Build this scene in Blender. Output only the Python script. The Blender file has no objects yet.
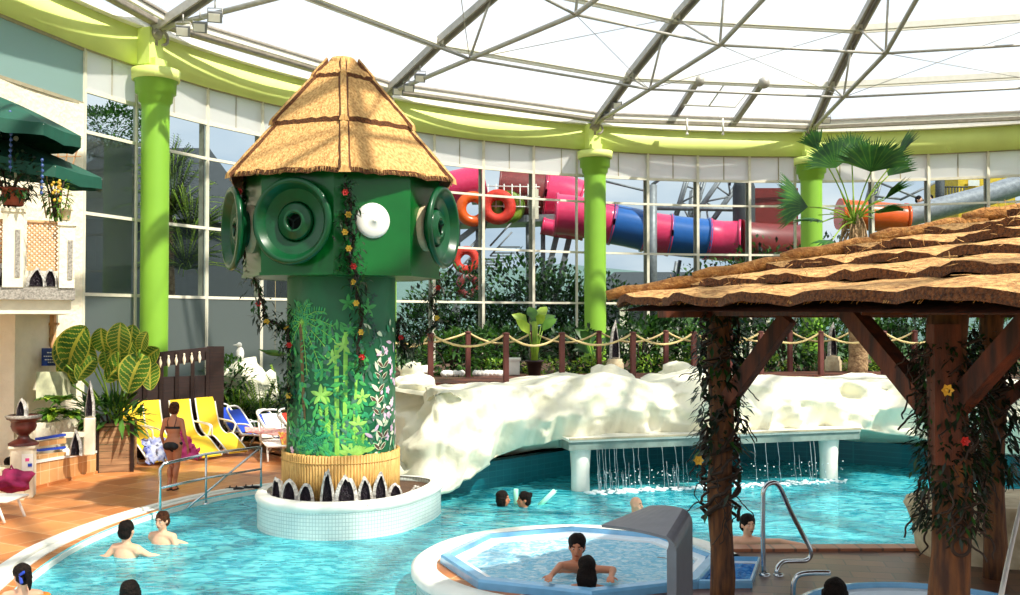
import bpy, bmesh, math, random
from mathutils import Vector, Matrix, Euler, noise
from math import sin, cos, pi, radians as R_, sqrt, atan2
random.seed(7)
SC = bpy.context.scene
COL = SC.collection

# ---------------------------------------------------------------- camera
EYE = Vector((0.0, 0.0, 3.44)); FPX = 970.0; PITCH = math.atan(20.5/970.0)
cam_d = bpy.data.cameras.new('camera'); cam_d.sensor_width = 36.0; cam_d.lens = FPX/1020.0*36.0
cam = bpy.data.objects.new('camera', cam_d); COL.objects.link(cam)
cam.location = EYE; cam.rotation_euler = (pi/2+PITCH, 0, 0); cam_d.clip_end = 600
SC.camera = cam

# ---------------------------------------------------------------- sky, sun, exposure
SC.view_settings.view_transform = 'Standard'; SC.view_settings.look = 'None'
SC.view_settings.gamma = 1.0; SC.view_settings.use_curve_mapping = False
SC.view_settings.exposure = 0.45
w = bpy.data.worlds.new('sky'); SC.world = w; w.use_nodes = True
nt = w.node_tree; nt.nodes.clear()
wo = nt.nodes.new('ShaderNodeOutputWorld'); bg = nt.nodes.new('ShaderNodeBackground')
tc = nt.nodes.new('ShaderNodeTexCoord'); sep = nt.nodes.new('ShaderNodeSeparateXYZ')
nt.links.new(tc.outputs['Generated'], sep.inputs[0])
rmp = nt.nodes.new('ShaderNodeValToRGB'); e = rmp.color_ramp.elements
e[0].position = 0.0; e[0].color = (0.50, 0.60, 0.68, 1)
e[1].position = 1.0; e[1].color = (0.62, 0.78, 0.95, 1)
q = e.new(0.08); q.color = (0.56, 0.66, 0.78, 1)
q = e.new(0.25); q.color = (0.80, 0.88, 0.96, 1)
nt.links.new(sep.outputs[2], rmp.inputs[0])
mp = nt.nodes.new('ShaderNodeMapping'); mp.inputs['Scale'].default_value = (2.0, 2.0, 5.0)
nt.links.new(tc.outputs['Generated'], mp.inputs[0])
nz = nt.nodes.new('ShaderNodeTexNoise'); nz.inputs['Scale'].default_value = 2.2; nz.inputs['Detail'].default_value = 5
nt.links.new(mp.outputs[0], nz.inputs[0])
cr = nt.nodes.new('ShaderNodeValToRGB'); cr.color_ramp.elements[0].position = .42; cr.color_ramp.elements[1].position = .66
nt.links.new(nz.outputs[0], cr.inputs[0])
mx = nt.nodes.new('ShaderNodeMix'); mx.data_type = 'RGBA'; mx.inputs[7].default_value = (1.0, 1.0, 1.0, 1)
nt.links.new(cr.outputs[0], mx.inputs[0]); nt.links.new(rmp.outputs[0], mx.inputs[6])
nt.links.new(mx.outputs[2], bg.inputs[0]); bg.inputs[1].default_value = 1.02
nt.links.new(bg.outputs[0], wo.inputs[0])
sun_d = bpy.data.lights.new('sun', 'SUN'); sun_d.energy = 6.6; sun_d.angle = R_(1.2); sun_d.color = (1.0, 0.93, 0.80)
sun = bpy.data.objects.new('sun', sun_d); COL.objects.link(sun)
SUNV = Vector((0.60, -0.47, 0.93)).normalized()          # towards the sun
sun.rotation_euler = SUNV.to_track_quat('Z', 'Y').to_euler()

# ---------------------------------------------------------------- helpers
FW = Vector((0, cos(PITCH), sin(PITCH))); UP = Vector((0, -sin(PITCH), cos(PITCH)))
def W(px, py, d=None, z=None):
    """point on the sight line through a pixel, at depth d (world Y) or height z"""
    r = FW + Vector((1, 0, 0))*((px-510)/FPX) + UP*((297.5-py)/FPX)
    t = (d/r.y) if d is not None else (z-EYE.z)/r.z
    return EYE + r*t
def lin(c):
    return tuple((x/255/12.92 if x/255 <= .04045 else ((x/255+.055)/1.055)**2.4) for x in c)
def V(*a): return Vector(a)

class MB:
    def __init__(s): s.v = []; s.f = []; s.m = []; s.s = []
    def add(s, vs, fs, mi=0, sm=False):
        o = len(s.v); s.v.extend([tuple(p) for p in vs])
        for f in fs: s.f.append(tuple(i+o for i in f)); s.m.append(mi); s.s.append(sm)
        return s
    def poly(s, pts, mi=0, sm=False): return s.add(pts, [tuple(range(len(pts)))], mi, sm)
    def box(s, c, d, rz=0.0, mi=0, M=None, bev=0.0):
        c = Vector(c); x, y, z = d[0]/2, d[1]/2, d[2]/2
        if M is None: M = Matrix.Rotation(rz, 3, 'Z')
        if bev > 0:
            b = bev; vs = []; 
            for sz in (-1, 1):
                for (ax, ay) in ((x-b, y), (x, y-b)): pass
            ring = lambda k, zz: [V(x-k, -y, zz), V(x, -y+k, zz), V(x, y-k, zz), V(x-k, y, zz), V(-x+k, y, zz), V(-x, y-k, zz), V(-x, -y+k, zz), V(-x+k, -y, zz)]
            def ring2(i, zz):
                xx, yy = x-i, y-i
                return [V(xx-b, -yy, zz), V(xx, -yy+b, zz), V(xx, yy-b, zz), V(xx-b, yy, zz), V(-xx+b, yy, zz), V(-xx, yy-b, zz), V(-xx, -yy+b, zz), V(-xx+b, -yy, zz)]
            rings = [ring2(b*.6, -z), ring2(0, -z+b), ring2(0, z-b), ring2(b*.6, z)]
            vs = [c+M@p for r in rings for p in r]; fs = [tuple(reversed(range(8))), tuple(range(24, 32))]
            for r in range(3):
                for i in range(8): j = (i+1) % 8; fs.append((r*8+i, r*8+j, r*8+8+j, r*8+8+i))
            return s.add(vs, fs, mi)
        vs = [c+M@V(a, b_, d_) for d_ in (-z, z) for (a, b_) in ((-x, -y), (x, -y), (x, y), (-x, y))]
        return s.add(vs, [(3, 2, 1, 0), (4, 5, 6, 7), (0, 1, 5, 4), (1, 2, 6, 5), (2, 3, 7, 6), (3, 0, 4, 7)], mi)
    def bar(s, a, b, w=.05, h=None, mi=0, up=V(0, 0, 1)):
        a = Vector(a); b = Vector(b); h = h or w; d = b-a; L = d.length
        if L < 1e-6: return s
        X = d/L; Y = up.cross(X)
        if Y.length < 1e-4: Y = V(0, 1, 0).cross(X)
        Y.normalize(); Z = X.cross(Y)
        M = Matrix((X, Y, Z)).transposed()
        return s.box((a+b)/2, (L, w, h), M=M, mi=mi)
    def tube(s, pts, r=.02, n=8, mi=0, closed=False, flat=None):
        pts = [Vector(p) for p in pts]; N = len(pts)
        rs = r if isinstance(r, (list, tuple)) else [r]*N
        ups = None; vs = []
        for i, p in enumerate(pts):
            if closed: t = pts[(i+1) % N]-pts[i-1]
            else: t = pts[min(i+1, N-1)]-pts[max(i-1, 0)]
            t.normalize()
            if ups is None: ups = V(0, 0, 1) if abs(t.z) < .9 else V(1, 0, 0)
            u = ups - t*ups.dot(t)
            if u.length < 1e-4: u = V(1, 0, 0)-t*t.x
            u.normalize(); ups = u; v = t.cross(u)
            for k in range(n):
                a = 2*pi*k/n; vs.append(p+(u*cos(a)*(flat or 1)+v*sin(a))*rs[i])
        fs = []
        for i in range(N if closed else N-1):
            j = (i+1) % N
            for k in range(n): l = (k+1) % n; fs.append((i*n+k, i*n+l, j*n+l, j*n+k))
        s.add(vs, fs, mi, True)
        if not closed:
            o = len(s.v)-N*n
            s.f.append(tuple(o+k for k in reversed(range(n)))); s.m.append(mi); s.s.append(False)
            s.f.append(tuple(o+(N-1)*n+k for k in range(n))); s.m.append(mi); s.s.append(False)
        return s
    def sphere(s, c, r, nu=12, nv=8, mi=0, M=None, jit=0.0, sm=True, seed=0):
        c = Vector(c); r = r if isinstance(r, (tuple, list)) else (r, r, r); M = M or Matrix.Identity(3)
        vs = []; 
        for j in range(nv+1):
            th = pi*j/nv
            for i in range(nu if 0 < j < nv else 1):
                ph = 2*pi*i/nu; p = V(sin(th)*cos(ph), sin(th)*sin(ph), cos(th))
                k = 1+(noise.noise(p*1.7+V(seed*7.3, seed*1.1, 0))*jit if jit else 0)
                vs.append(c+M@V(p.x*r[0]*k, p.y*r[1]*k, p.z*r[2]*k))
        fs = []; idx = lambda j, i: 0 if j == 0 else (1+(nv-1)*nu if j == nv else 1+(j-1)*nu+i % nu)
        for j in range(nv):
            for i in range(nu):
                if j == 0: fs.append((0, idx(1, i), idx(1, i+1)))
                elif j == nv-1: fs.append((idx(j, i), idx(nv, 0), idx(j, i+1)))
                else: fs.append((idx(j, i), idx(j+1, i), idx(j+1, i+1), idx(j, i+1)))
        return s.add(vs, fs, mi, sm)
    def lathe(s, prof, c=(0, 0, 0), n=24, mi=0, M=None, sm=True, a0=0.0, a1=2*pi, cap=False):
        c = Vector(c); M = M or Matrix.Identity(3); full = abs(a1-a0-2*pi) < 1e-6
        m = n if full else n+1; vs = []
        for (r, z) in prof:
            for i in range(m): a = a0+(a1-a0)*i/n; vs.append(c+M@V(r*cos(a), r*sin(a), z))
        fs = []
        for j in range(len(prof)-1):
            for i in range(n): k = (i+1) % m; fs.append((j*m+i, j*m+k, (j+1)*m+k, (j+1)*m+i))
        s.add(vs, fs, mi, sm)
        if cap:
            o = len(s.v)-len(prof)*m
            s.f.append(tuple(o+i for i in reversed(range(m)))); s.m.append(mi); s.s.append(False)
            s.f.append(tuple(o+(len(prof)-1)*m+i for i in range(m))); s.m.append(mi); s.s.append(False)
        return s
    def prism(s, pts, z0, z1, mi=0, mt=None):
        n = len(pts); vs = [V(p[0], p[1], z0) for p in pts]+[V(p[0], p[1], z1) for p in pts]
        s.add(vs, [tuple(reversed(range(n)))]+[(i, (i+1) % n, n+(i+1) % n, n+i) for i in range(n)], mi)
        o = len(s.v)-2*n; s.f.append(tuple(o+n+i for i in range(n))); s.m.append(mi if mt is None else mt); s.s.append(False)
        return s
    def slab(s, pts, off, mi=0, sm=False):
        """closed plate: polygon of 3D points thickened along a vector"""
        n = len(pts); off = Vector(off); vs = [Vector(p) for p in pts]+[Vector(p)+off for p in pts]
        return s.add(vs, [tuple(range(n)), tuple(reversed(range(n, 2*n)))]+[(i, n+i, n+(i+1) % n, (i+1) % n) for i in range(n)], mi, sm)
    def grid(s, rows, mi=0, sm=True, wrap=False):
        m = len(rows[0]); vs = [p for r in rows for p in r]; fs = []
        for j in range(len(rows)-1):
            for i in range(m if wrap else m-1): k = (i+1) % m; fs.append((j*m+i, j*m+k, (j+1)*m+k, (j+1)*m+i))
        return s.add(vs, fs, mi, sm)
    def leaf(s, b, d, L, wd, nrm=V(0, 0, 1), droop=.25, mi=0, fold=.12, seg=2):
        d = Vector(d).normalized(); sd = d.cross(nrm)
        if sd.length < 1e-3: sd = V(1, 0, 0)
        sd.normalize(); up = sd.cross(d); b = Vector(b)
        prof = [(0, .06), (.35, 1), (.7, .75), (1, .02)] if seg == 2 else [(0, .1), (.5, 1), (1, .05)]
        vs = []
        for t, ww in prof:
            c = b+d*(L*t)-V(0, 0, 1)*(droop*L*t*t)
            vs += [c-sd*wd*.5*ww+up*fold*wd*ww, c, c+sd*wd*.5*ww+up*fold*wd*ww]
        fs = []
        for j in range(len(prof)-1):
            o = j*3; fs += [(o, o+1, o+4, o+3), (o+1, o+2, o+5, o+4)]
        return s.add(vs, fs, mi, True)
    def build(s, name, mats, parent=None, world=True):
        me = bpy.data.meshes.new(name)
        off = wloc(parent) if (parent is not None and world) else V(0, 0, 0)
        me.from_pydata([(x-off.x, y-off.y, z-off.z) for x, y, z in s.v], [], s.f)
        if not isinstance(mats, (list, tuple)): mats = [mats]
        for m in mats: me.materials.append(m)
        me.polygons.foreach_set('material_index', s.m); me.polygons.foreach_set('use_smooth', s.s); me.update()
        o = bpy.data.objects.new(name, me); COL.objects.link(o)
        if parent is not None: o.parent = parent
        return o
WL = {}
def wloc(o):
    v = V(0, 0, 0)
    while o is not None: v = v+o.location; o = o.parent
    return v
def tag(o, label, cat, group=None, kind=None):
    o['label'] = label; o['category'] = cat
    if group: o['group'] = group
    if kind: o['kind'] = kind
    return o
def T(name, label, cat, loc=(0, 0, 0), rz=0.0, group=None):
    o = bpy.data.objects.new(name, None); o.location = loc; o.rotation_euler = (0, 0, rz); o.empty_display_size = .1
    COL.objects.link(o); return tag(o, label, cat, group)
def struct(o): o['kind'] = 'structure'; return o
def copy_tree(o, parent=None):
    c = o.copy(); COL.objects.link(c)
    if parent is not None: c.parent = parent
    for ch in [x for x in bpy.data.objects if x.parent is o and x is not c]: copy_tree(ch, c)
    return c
def dup(o, loc, rz=0.0, label=None, group=None, sc=None):
    c = copy_tree(o); c.location = loc; c.rotation_euler = (0, 0, rz)
    if label: c['label'] = label
    if group: c['group'] = group
    if sc: c.scale = (sc, sc, sc)
    return c
def catmull(P, n=6, closed=False):
    P = [Vector(p) for p in P]; out = []; N = len(P)
    for i in range(N if closed else N-1):
        p0 = P[(i-1) % N] if (closed or i > 0) else P[0]; p1 = P[i]; p2 = P[(i+1) % N]
        p3 = P[(i+2) % N] if (closed or i+2 < N) else P[-1]
        for k in range(n):
            t = k/n; out.append(.5*((2*p1)+(p2-p0)*t+(2*p0-5*p1+4*p2-p3)*t*t+(3*p1-p0-3*p2+p3)*t**3))
    if not closed: out.append(P[-1])
    return out

# ---------------------------------------------------------------- materials
def M_(name, col, rough=.6, metal=0.0, var=.12, vs=6.0, bump=0.0, bs=30.0, col2=None, spec=.5, stretch=None, sub=0.0, coat=0.0, emit=None):
    m = bpy.data.materials.new(name); m.use_nodes = True; n = m.node_tree; b = n.nodes['Principled BSDF']
    c = lin(col); c2 = lin(col2) if col2 else tuple(x*(1-var*2.2) for x in c)
    c1 = c if col2 else tuple(min(1, x*(1+var)) for x in c)
    b.inputs['Roughness'].default_value = rough; b.inputs['Metallic'].default_value = metal
    b.inputs['Specular IOR Level'].default_value = spec
    if coat: b.inputs['Coat Weight'].default_value = coat; b.inputs['Coat Roughness'].default_value = .1
    t = n.nodes.new('ShaderNodeTexCoord'); mpp = n.nodes.new('ShaderNodeMapping')
    if stretch: mpp.inputs['Scale'].default_value = stretch
    n.links.new(t.outputs['Object'], mpp.inputs[0])
    z = n.nodes.new('ShaderNodeTexNoise'); z.inputs['Scale'].default_value = vs; z.inputs['Detail'].default_value = 4
    n.links.new(mpp.outputs[0], z.inputs[0])
    r = n.nodes.new('ShaderNodeValToRGB'); r.color_ramp.elements[0].position = .32; r.color_ramp.elements[1].position = .68
    r.color_ramp.elements[0].color = (*c2, 1); r.color_ramp.elements[1].color = (*c1, 1)
    n.links.new(z.outputs[0], r.inputs[0]); n.links.new(r.outputs[0], b.inputs['Base Color'])
    if bump:
        z2 = n.nodes.new('ShaderNodeTexNoise'); z2.inputs['Scale'].default_value = bs; z2.inputs['Detail'].default_value = 5
        n.links.new(mpp.outputs[0], z2.inputs[0]); bp = n.nodes.new('ShaderNodeBump'); bp.inputs['Strength'].default_value = bump; bp.inputs['Distance'].default_value = .04
        n.links.new(z2.outputs[0], bp.inputs['Height']); n.links.new(bp.outputs[0], b.inputs['Normal'])
    if emit: b.inputs['Emission Color'].default_value = (*lin(col), 1); b.inputs['Emission Strength'].default_value = emit
    return m
def M_leaf(name, col, col2, trans=.35, vs=2.5, rough=.45):
    m = M_(name, col, rough, col2=col2, vs=vs); n = m.node_tree; b = n.nodes['Principled BSDF']; out = n.nodes['Material Output']
    tr = n.nodes.new('ShaderNodeBsdfTranslucent'); mxs = n.nodes.new('ShaderNodeMixShader'); mxs.inputs[0].default_value = trans
    rp = [x for x in n.nodes if x.bl_idname == 'ShaderNodeValToRGB'][0]
    n.links.new(rp.outputs[0], tr.inputs[0]); n.links.new(b.outputs[0], mxs.inputs[1]); n.links.new(tr.outputs[0], mxs.inputs[2])
    n.links.new(mxs.outputs[0], out.inputs[0]); return m
def M_glass(name, col=(.8, .88, .9), gloss=1.0, ior=1.5, diff=0.0, dcol=(.8, .8, .8), rough=0.02):
    m = bpy.data.materials.new(name); m.use_nodes = True; n = m.node_tree; n.nodes.remove(n.nodes['Principled BSDF']); out = n.nodes['Material Output']
    tr = n.nodes.new('ShaderNodeBsdfTransparent'); tr.inputs[0].default_value = (*col, 1)
    gl = n.nodes.new('ShaderNodeBsdfGlossy'); gl.inputs['Roughness'].default_value = rough; gl.inputs[0].default_value = (gloss, gloss, gloss, 1)
    fr = n.nodes.new('ShaderNodeFresnel'); fr.inputs[0].default_value = ior
    a = n.nodes.new('ShaderNodeMixShader'); n.links.new(fr.outputs[0], a.inputs[0])
    last = tr
    if diff:
        df = n.nodes.new('ShaderNodeBsdfTranslucent'); df.inputs[0].default_value = (*dcol, 1)
        d2 = n.nodes.new('ShaderNodeBsdfDiffuse'); d2.inputs[0].default_value = (*dcol, 1)
        h = n.nodes.new('ShaderNodeMixShader'); h.inputs[0].default_value = .35; n.links.new(df.outputs[0], h.inputs[1]); n.links.new(d2.outputs[0], h.inputs[2])
        g = n.nodes.new('ShaderNodeMixShader'); g.inputs[0].default_value = diff; n.links.new(tr.outputs[0], g.inputs[1]); n.links.new(h.outputs[0], g.inputs[2]); last = g
    n.links.new(last.outputs[0], a.inputs[1]); n.links.new(gl.outputs[0], a.inputs[2]); n.links.new(a.outputs[0], out.inputs[0]); return m
def M_tile(name, c1, c2, cm, sx=1.0, bw=.5, rh=.5, ms=.03, rough=.5, off=0.0, bump=.3, var=None, rot=0.0, plane='xy'):
    """brick/tile pattern in object coordinates"""
    m = bpy.data.materials.new(name); m.use_nodes = True; n = m.node_tree; b = n.nodes['Principled BSDF']; b.inputs['Roughness'].default_value = rough
    t = n.nodes.new('ShaderNodeTexCoord'); mpp = n.nodes.new('ShaderNodeMapping'); mpp.inputs['Scale'].default_value = (sx, sx, sx); mpp.inputs['Rotation'].default_value[2] = rot
    if plane == 'cyl':
        sp = n.nodes.new('ShaderNodeSeparateXYZ'); n.links.new(t.outputs['Object'], sp.inputs[0])
        at = n.nodes.new('ShaderNodeMath'); at.operation = 'ARCTAN2'; n.links.new(sp.outputs[1], at.inputs[0]); n.links.new(sp.outputs[0], at.inputs[1])
        ml = n.nodes.new('ShaderNodeMath'); ml.operation = 'MULTIPLY'; ml.inputs[1].default_value = 1.6; n.links.new(at.outputs[0], ml.inputs[0])
        cb = n.nodes.new('ShaderNodeCombineXYZ'); n.links.new(ml.outputs[0], cb.inputs[0]); n.links.new(sp.outputs[2], cb.inputs[1]); n.links.new(cb.outputs[0], mpp.inputs[0])
    elif plane == 'xz':
        sp = n.nodes.new('ShaderNodeSeparateXYZ'); n.links.new(t.outputs['Object'], sp.inputs[0])
        ad = n.nodes.new('ShaderNodeMath'); ad.operation = 'ADD'; n.links.new(sp.outputs[0], ad.inputs[0]); n.links.new(sp.outputs[1], ad.inputs[1])
        cb = n.nodes.new('ShaderNodeCombineXYZ'); n.links.new(ad.outputs[0], cb.inputs[0]); n.links.new(sp.outputs[2], cb.inputs[1]); n.links.new(cb.outputs[0], mpp.inputs[0])
    else: n.links.new(t.outputs['Object'], mpp.inputs[0])
    br = n.nodes.new('ShaderNodeTexBrick'); br.offset = off; br.inputs['Color1'].default_value = (*lin(c1), 1); br.inputs['Color2'].default_value = (*lin(c2), 1); br.inputs['Mortar'].default_value = (*lin(cm), 1)
    br.inputs['Scale'].default_value = 1.0; br.inputs['Brick Width'].default_value = bw; br.inputs['Row Height'].default_value = rh; br.inputs['Mortar Size'].default_value = ms; br.inputs['Mortar Smooth'].default_value = .2
    n.links.new(mpp.outputs[0], br.inputs[0])
    z = n.nodes.new('ShaderNodeTexNoise'); z.inputs['Scale'].default_value = 2.0; z.inputs['Detail'].default_value = 6; n.links.new(mpp.outputs[0], z.inputs[0])
    mm = n.nodes.new('ShaderNodeMix'); mm.data_type = 'RGBA'; mm.blend_type = 'MULTIPLY'; mm.inputs[0].default_value = .55
    rr = n.nodes.new('ShaderNodeValToRGB'); rr.color_ramp.elements[0].position = .3; rr.color_ramp.elements[0].color = (.55, .5, .45, 1); rr.color_ramp.elements[1].position = .7
    n.links.new(z.outputs[0], rr.inputs[0]); n.links.new(br.outputs[0], mm.inputs[6]); n.links.new(rr.outputs[0], mm.inputs[7])
    n.links.new(mm.outputs[2] if var else br.outputs[0], b.inputs['Base Color'])
    bp = n.nodes.new('ShaderNodeBump'); bp.inputs['Strength'].default_value = bump; bp.inputs['Distance'].default_value = .01; bp.invert = True
    n.links.new(br.outputs[1], bp.inputs['Height']); n.links.new(bp.outputs[0], b.inputs['Normal'])
    return m
def M_water(name, deep, light, alpha=.45, bs=3.2, bump=.35, rough=.06, foam=0.0, refl=1.0):
    m = bpy.data.materials.new(name); m.use_nodes = True; n = m.node_tree; n.nodes.remove(n.nodes['Principled BSDF']); out = n.nodes['Material Output']
    t = n.nodes.new('ShaderNodeTexCoord'); mpp = n.nodes.new('ShaderNodeMapping'); mpp.inputs['Scale'].default_value = (.75, 1.5, 1); n.links.new(t.outputs['Object'], mpp.inputs[0])
    z0 = n.nodes.new('ShaderNodeTexNoise'); z0.inputs['Scale'].default_value = bs*.8; z0.inputs['Detail'].default_value = 3; z0.inputs['Distortion'].default_value = .6; n.links.new(mpp.outputs[0], z0.inputs[0])
    vo = n.nodes.new('ShaderNodeTexNoise'); vo.inputs['Scale'].default_value = bs*2.6; vo.inputs['Detail'].default_value = 3; vo.inputs['Distortion'].default_value = 1.2; n.links.new(mpp.outputs[0], vo.inputs[0])
    ad = n.nodes.new('ShaderNodeMath'); ad.operation = 'MULTIPLY_ADD'; ad.inputs[1].default_value = .5; n.links.new(vo.outputs[0], ad.inputs[0]); n.links.new(z0.outputs[0], ad.inputs[2])
    bp = n.nodes.new('ShaderNodeBump'); bp.inputs['Strength'].default_value = bump; bp.inputs['Distance'].default_value = .25; n.links.new(ad.outputs[0], bp.inputs['Height'])
    r = n.nodes.new('ShaderNodeValToRGB'); r.color_ramp.elements[0].position = .40; r.color_ramp.elements[1].position = .66
    r.color_ramp.elements[0].color = (*lin(deep), 1); r.color_ramp.elements[1].color = (*lin(light), 1); n.links.new(vo.outputs[0], r.inputs[0])
    if foam: e2 = r.color_ramp.elements.new(.74); e2.color = (foam, foam, foam, 1)
    df = n.nodes.new('ShaderNodeBsdfDiffuse'); n.links.new(r.outputs[0], df.inputs[0]); n.links.new(bp.outputs[0], df.inputs['Normal'])
    tr = n.nodes.new('ShaderNodeBsdfTransparent'); tr.inputs[0].default_value = (.45, .9, .93, 1)
    m1 = n.nodes.new('ShaderNodeMixShader'); m1.inputs[0].default_value = alpha; n.links.new(df.outputs[0], m1.inputs[1]); n.links.new(tr.outputs[0], m1.inputs[2])
    gl = n.nodes.new('ShaderNodeBsdfGlossy'); gl.inputs['Roughness'].default_value = rough; n.links.new(bp.outputs[0], gl.inputs['Normal'])
    fr = n.nodes.new('ShaderNodeFresnel'); fr.inputs[0].default_value = 1.33; n.links.new(bp.outputs[0], fr.inputs['Normal'])
    m2 = n.nodes.new('ShaderNodeMixShader'); rm = n.nodes.new('ShaderNodeMath'); rm.operation = 'MULTIPLY'; rm.inputs[1].default_value = refl; n.links.new(fr.outputs[0], rm.inputs[0]); n.links.new(rm.outputs[0], m2.inputs[0]); n.links.new(m1.outputs[0], m2.inputs[1]); n.links.new(gl.outputs[0], m2.inputs[2])
    n.links.new(m2.outputs[0], out.inputs[0]); return m
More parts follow.
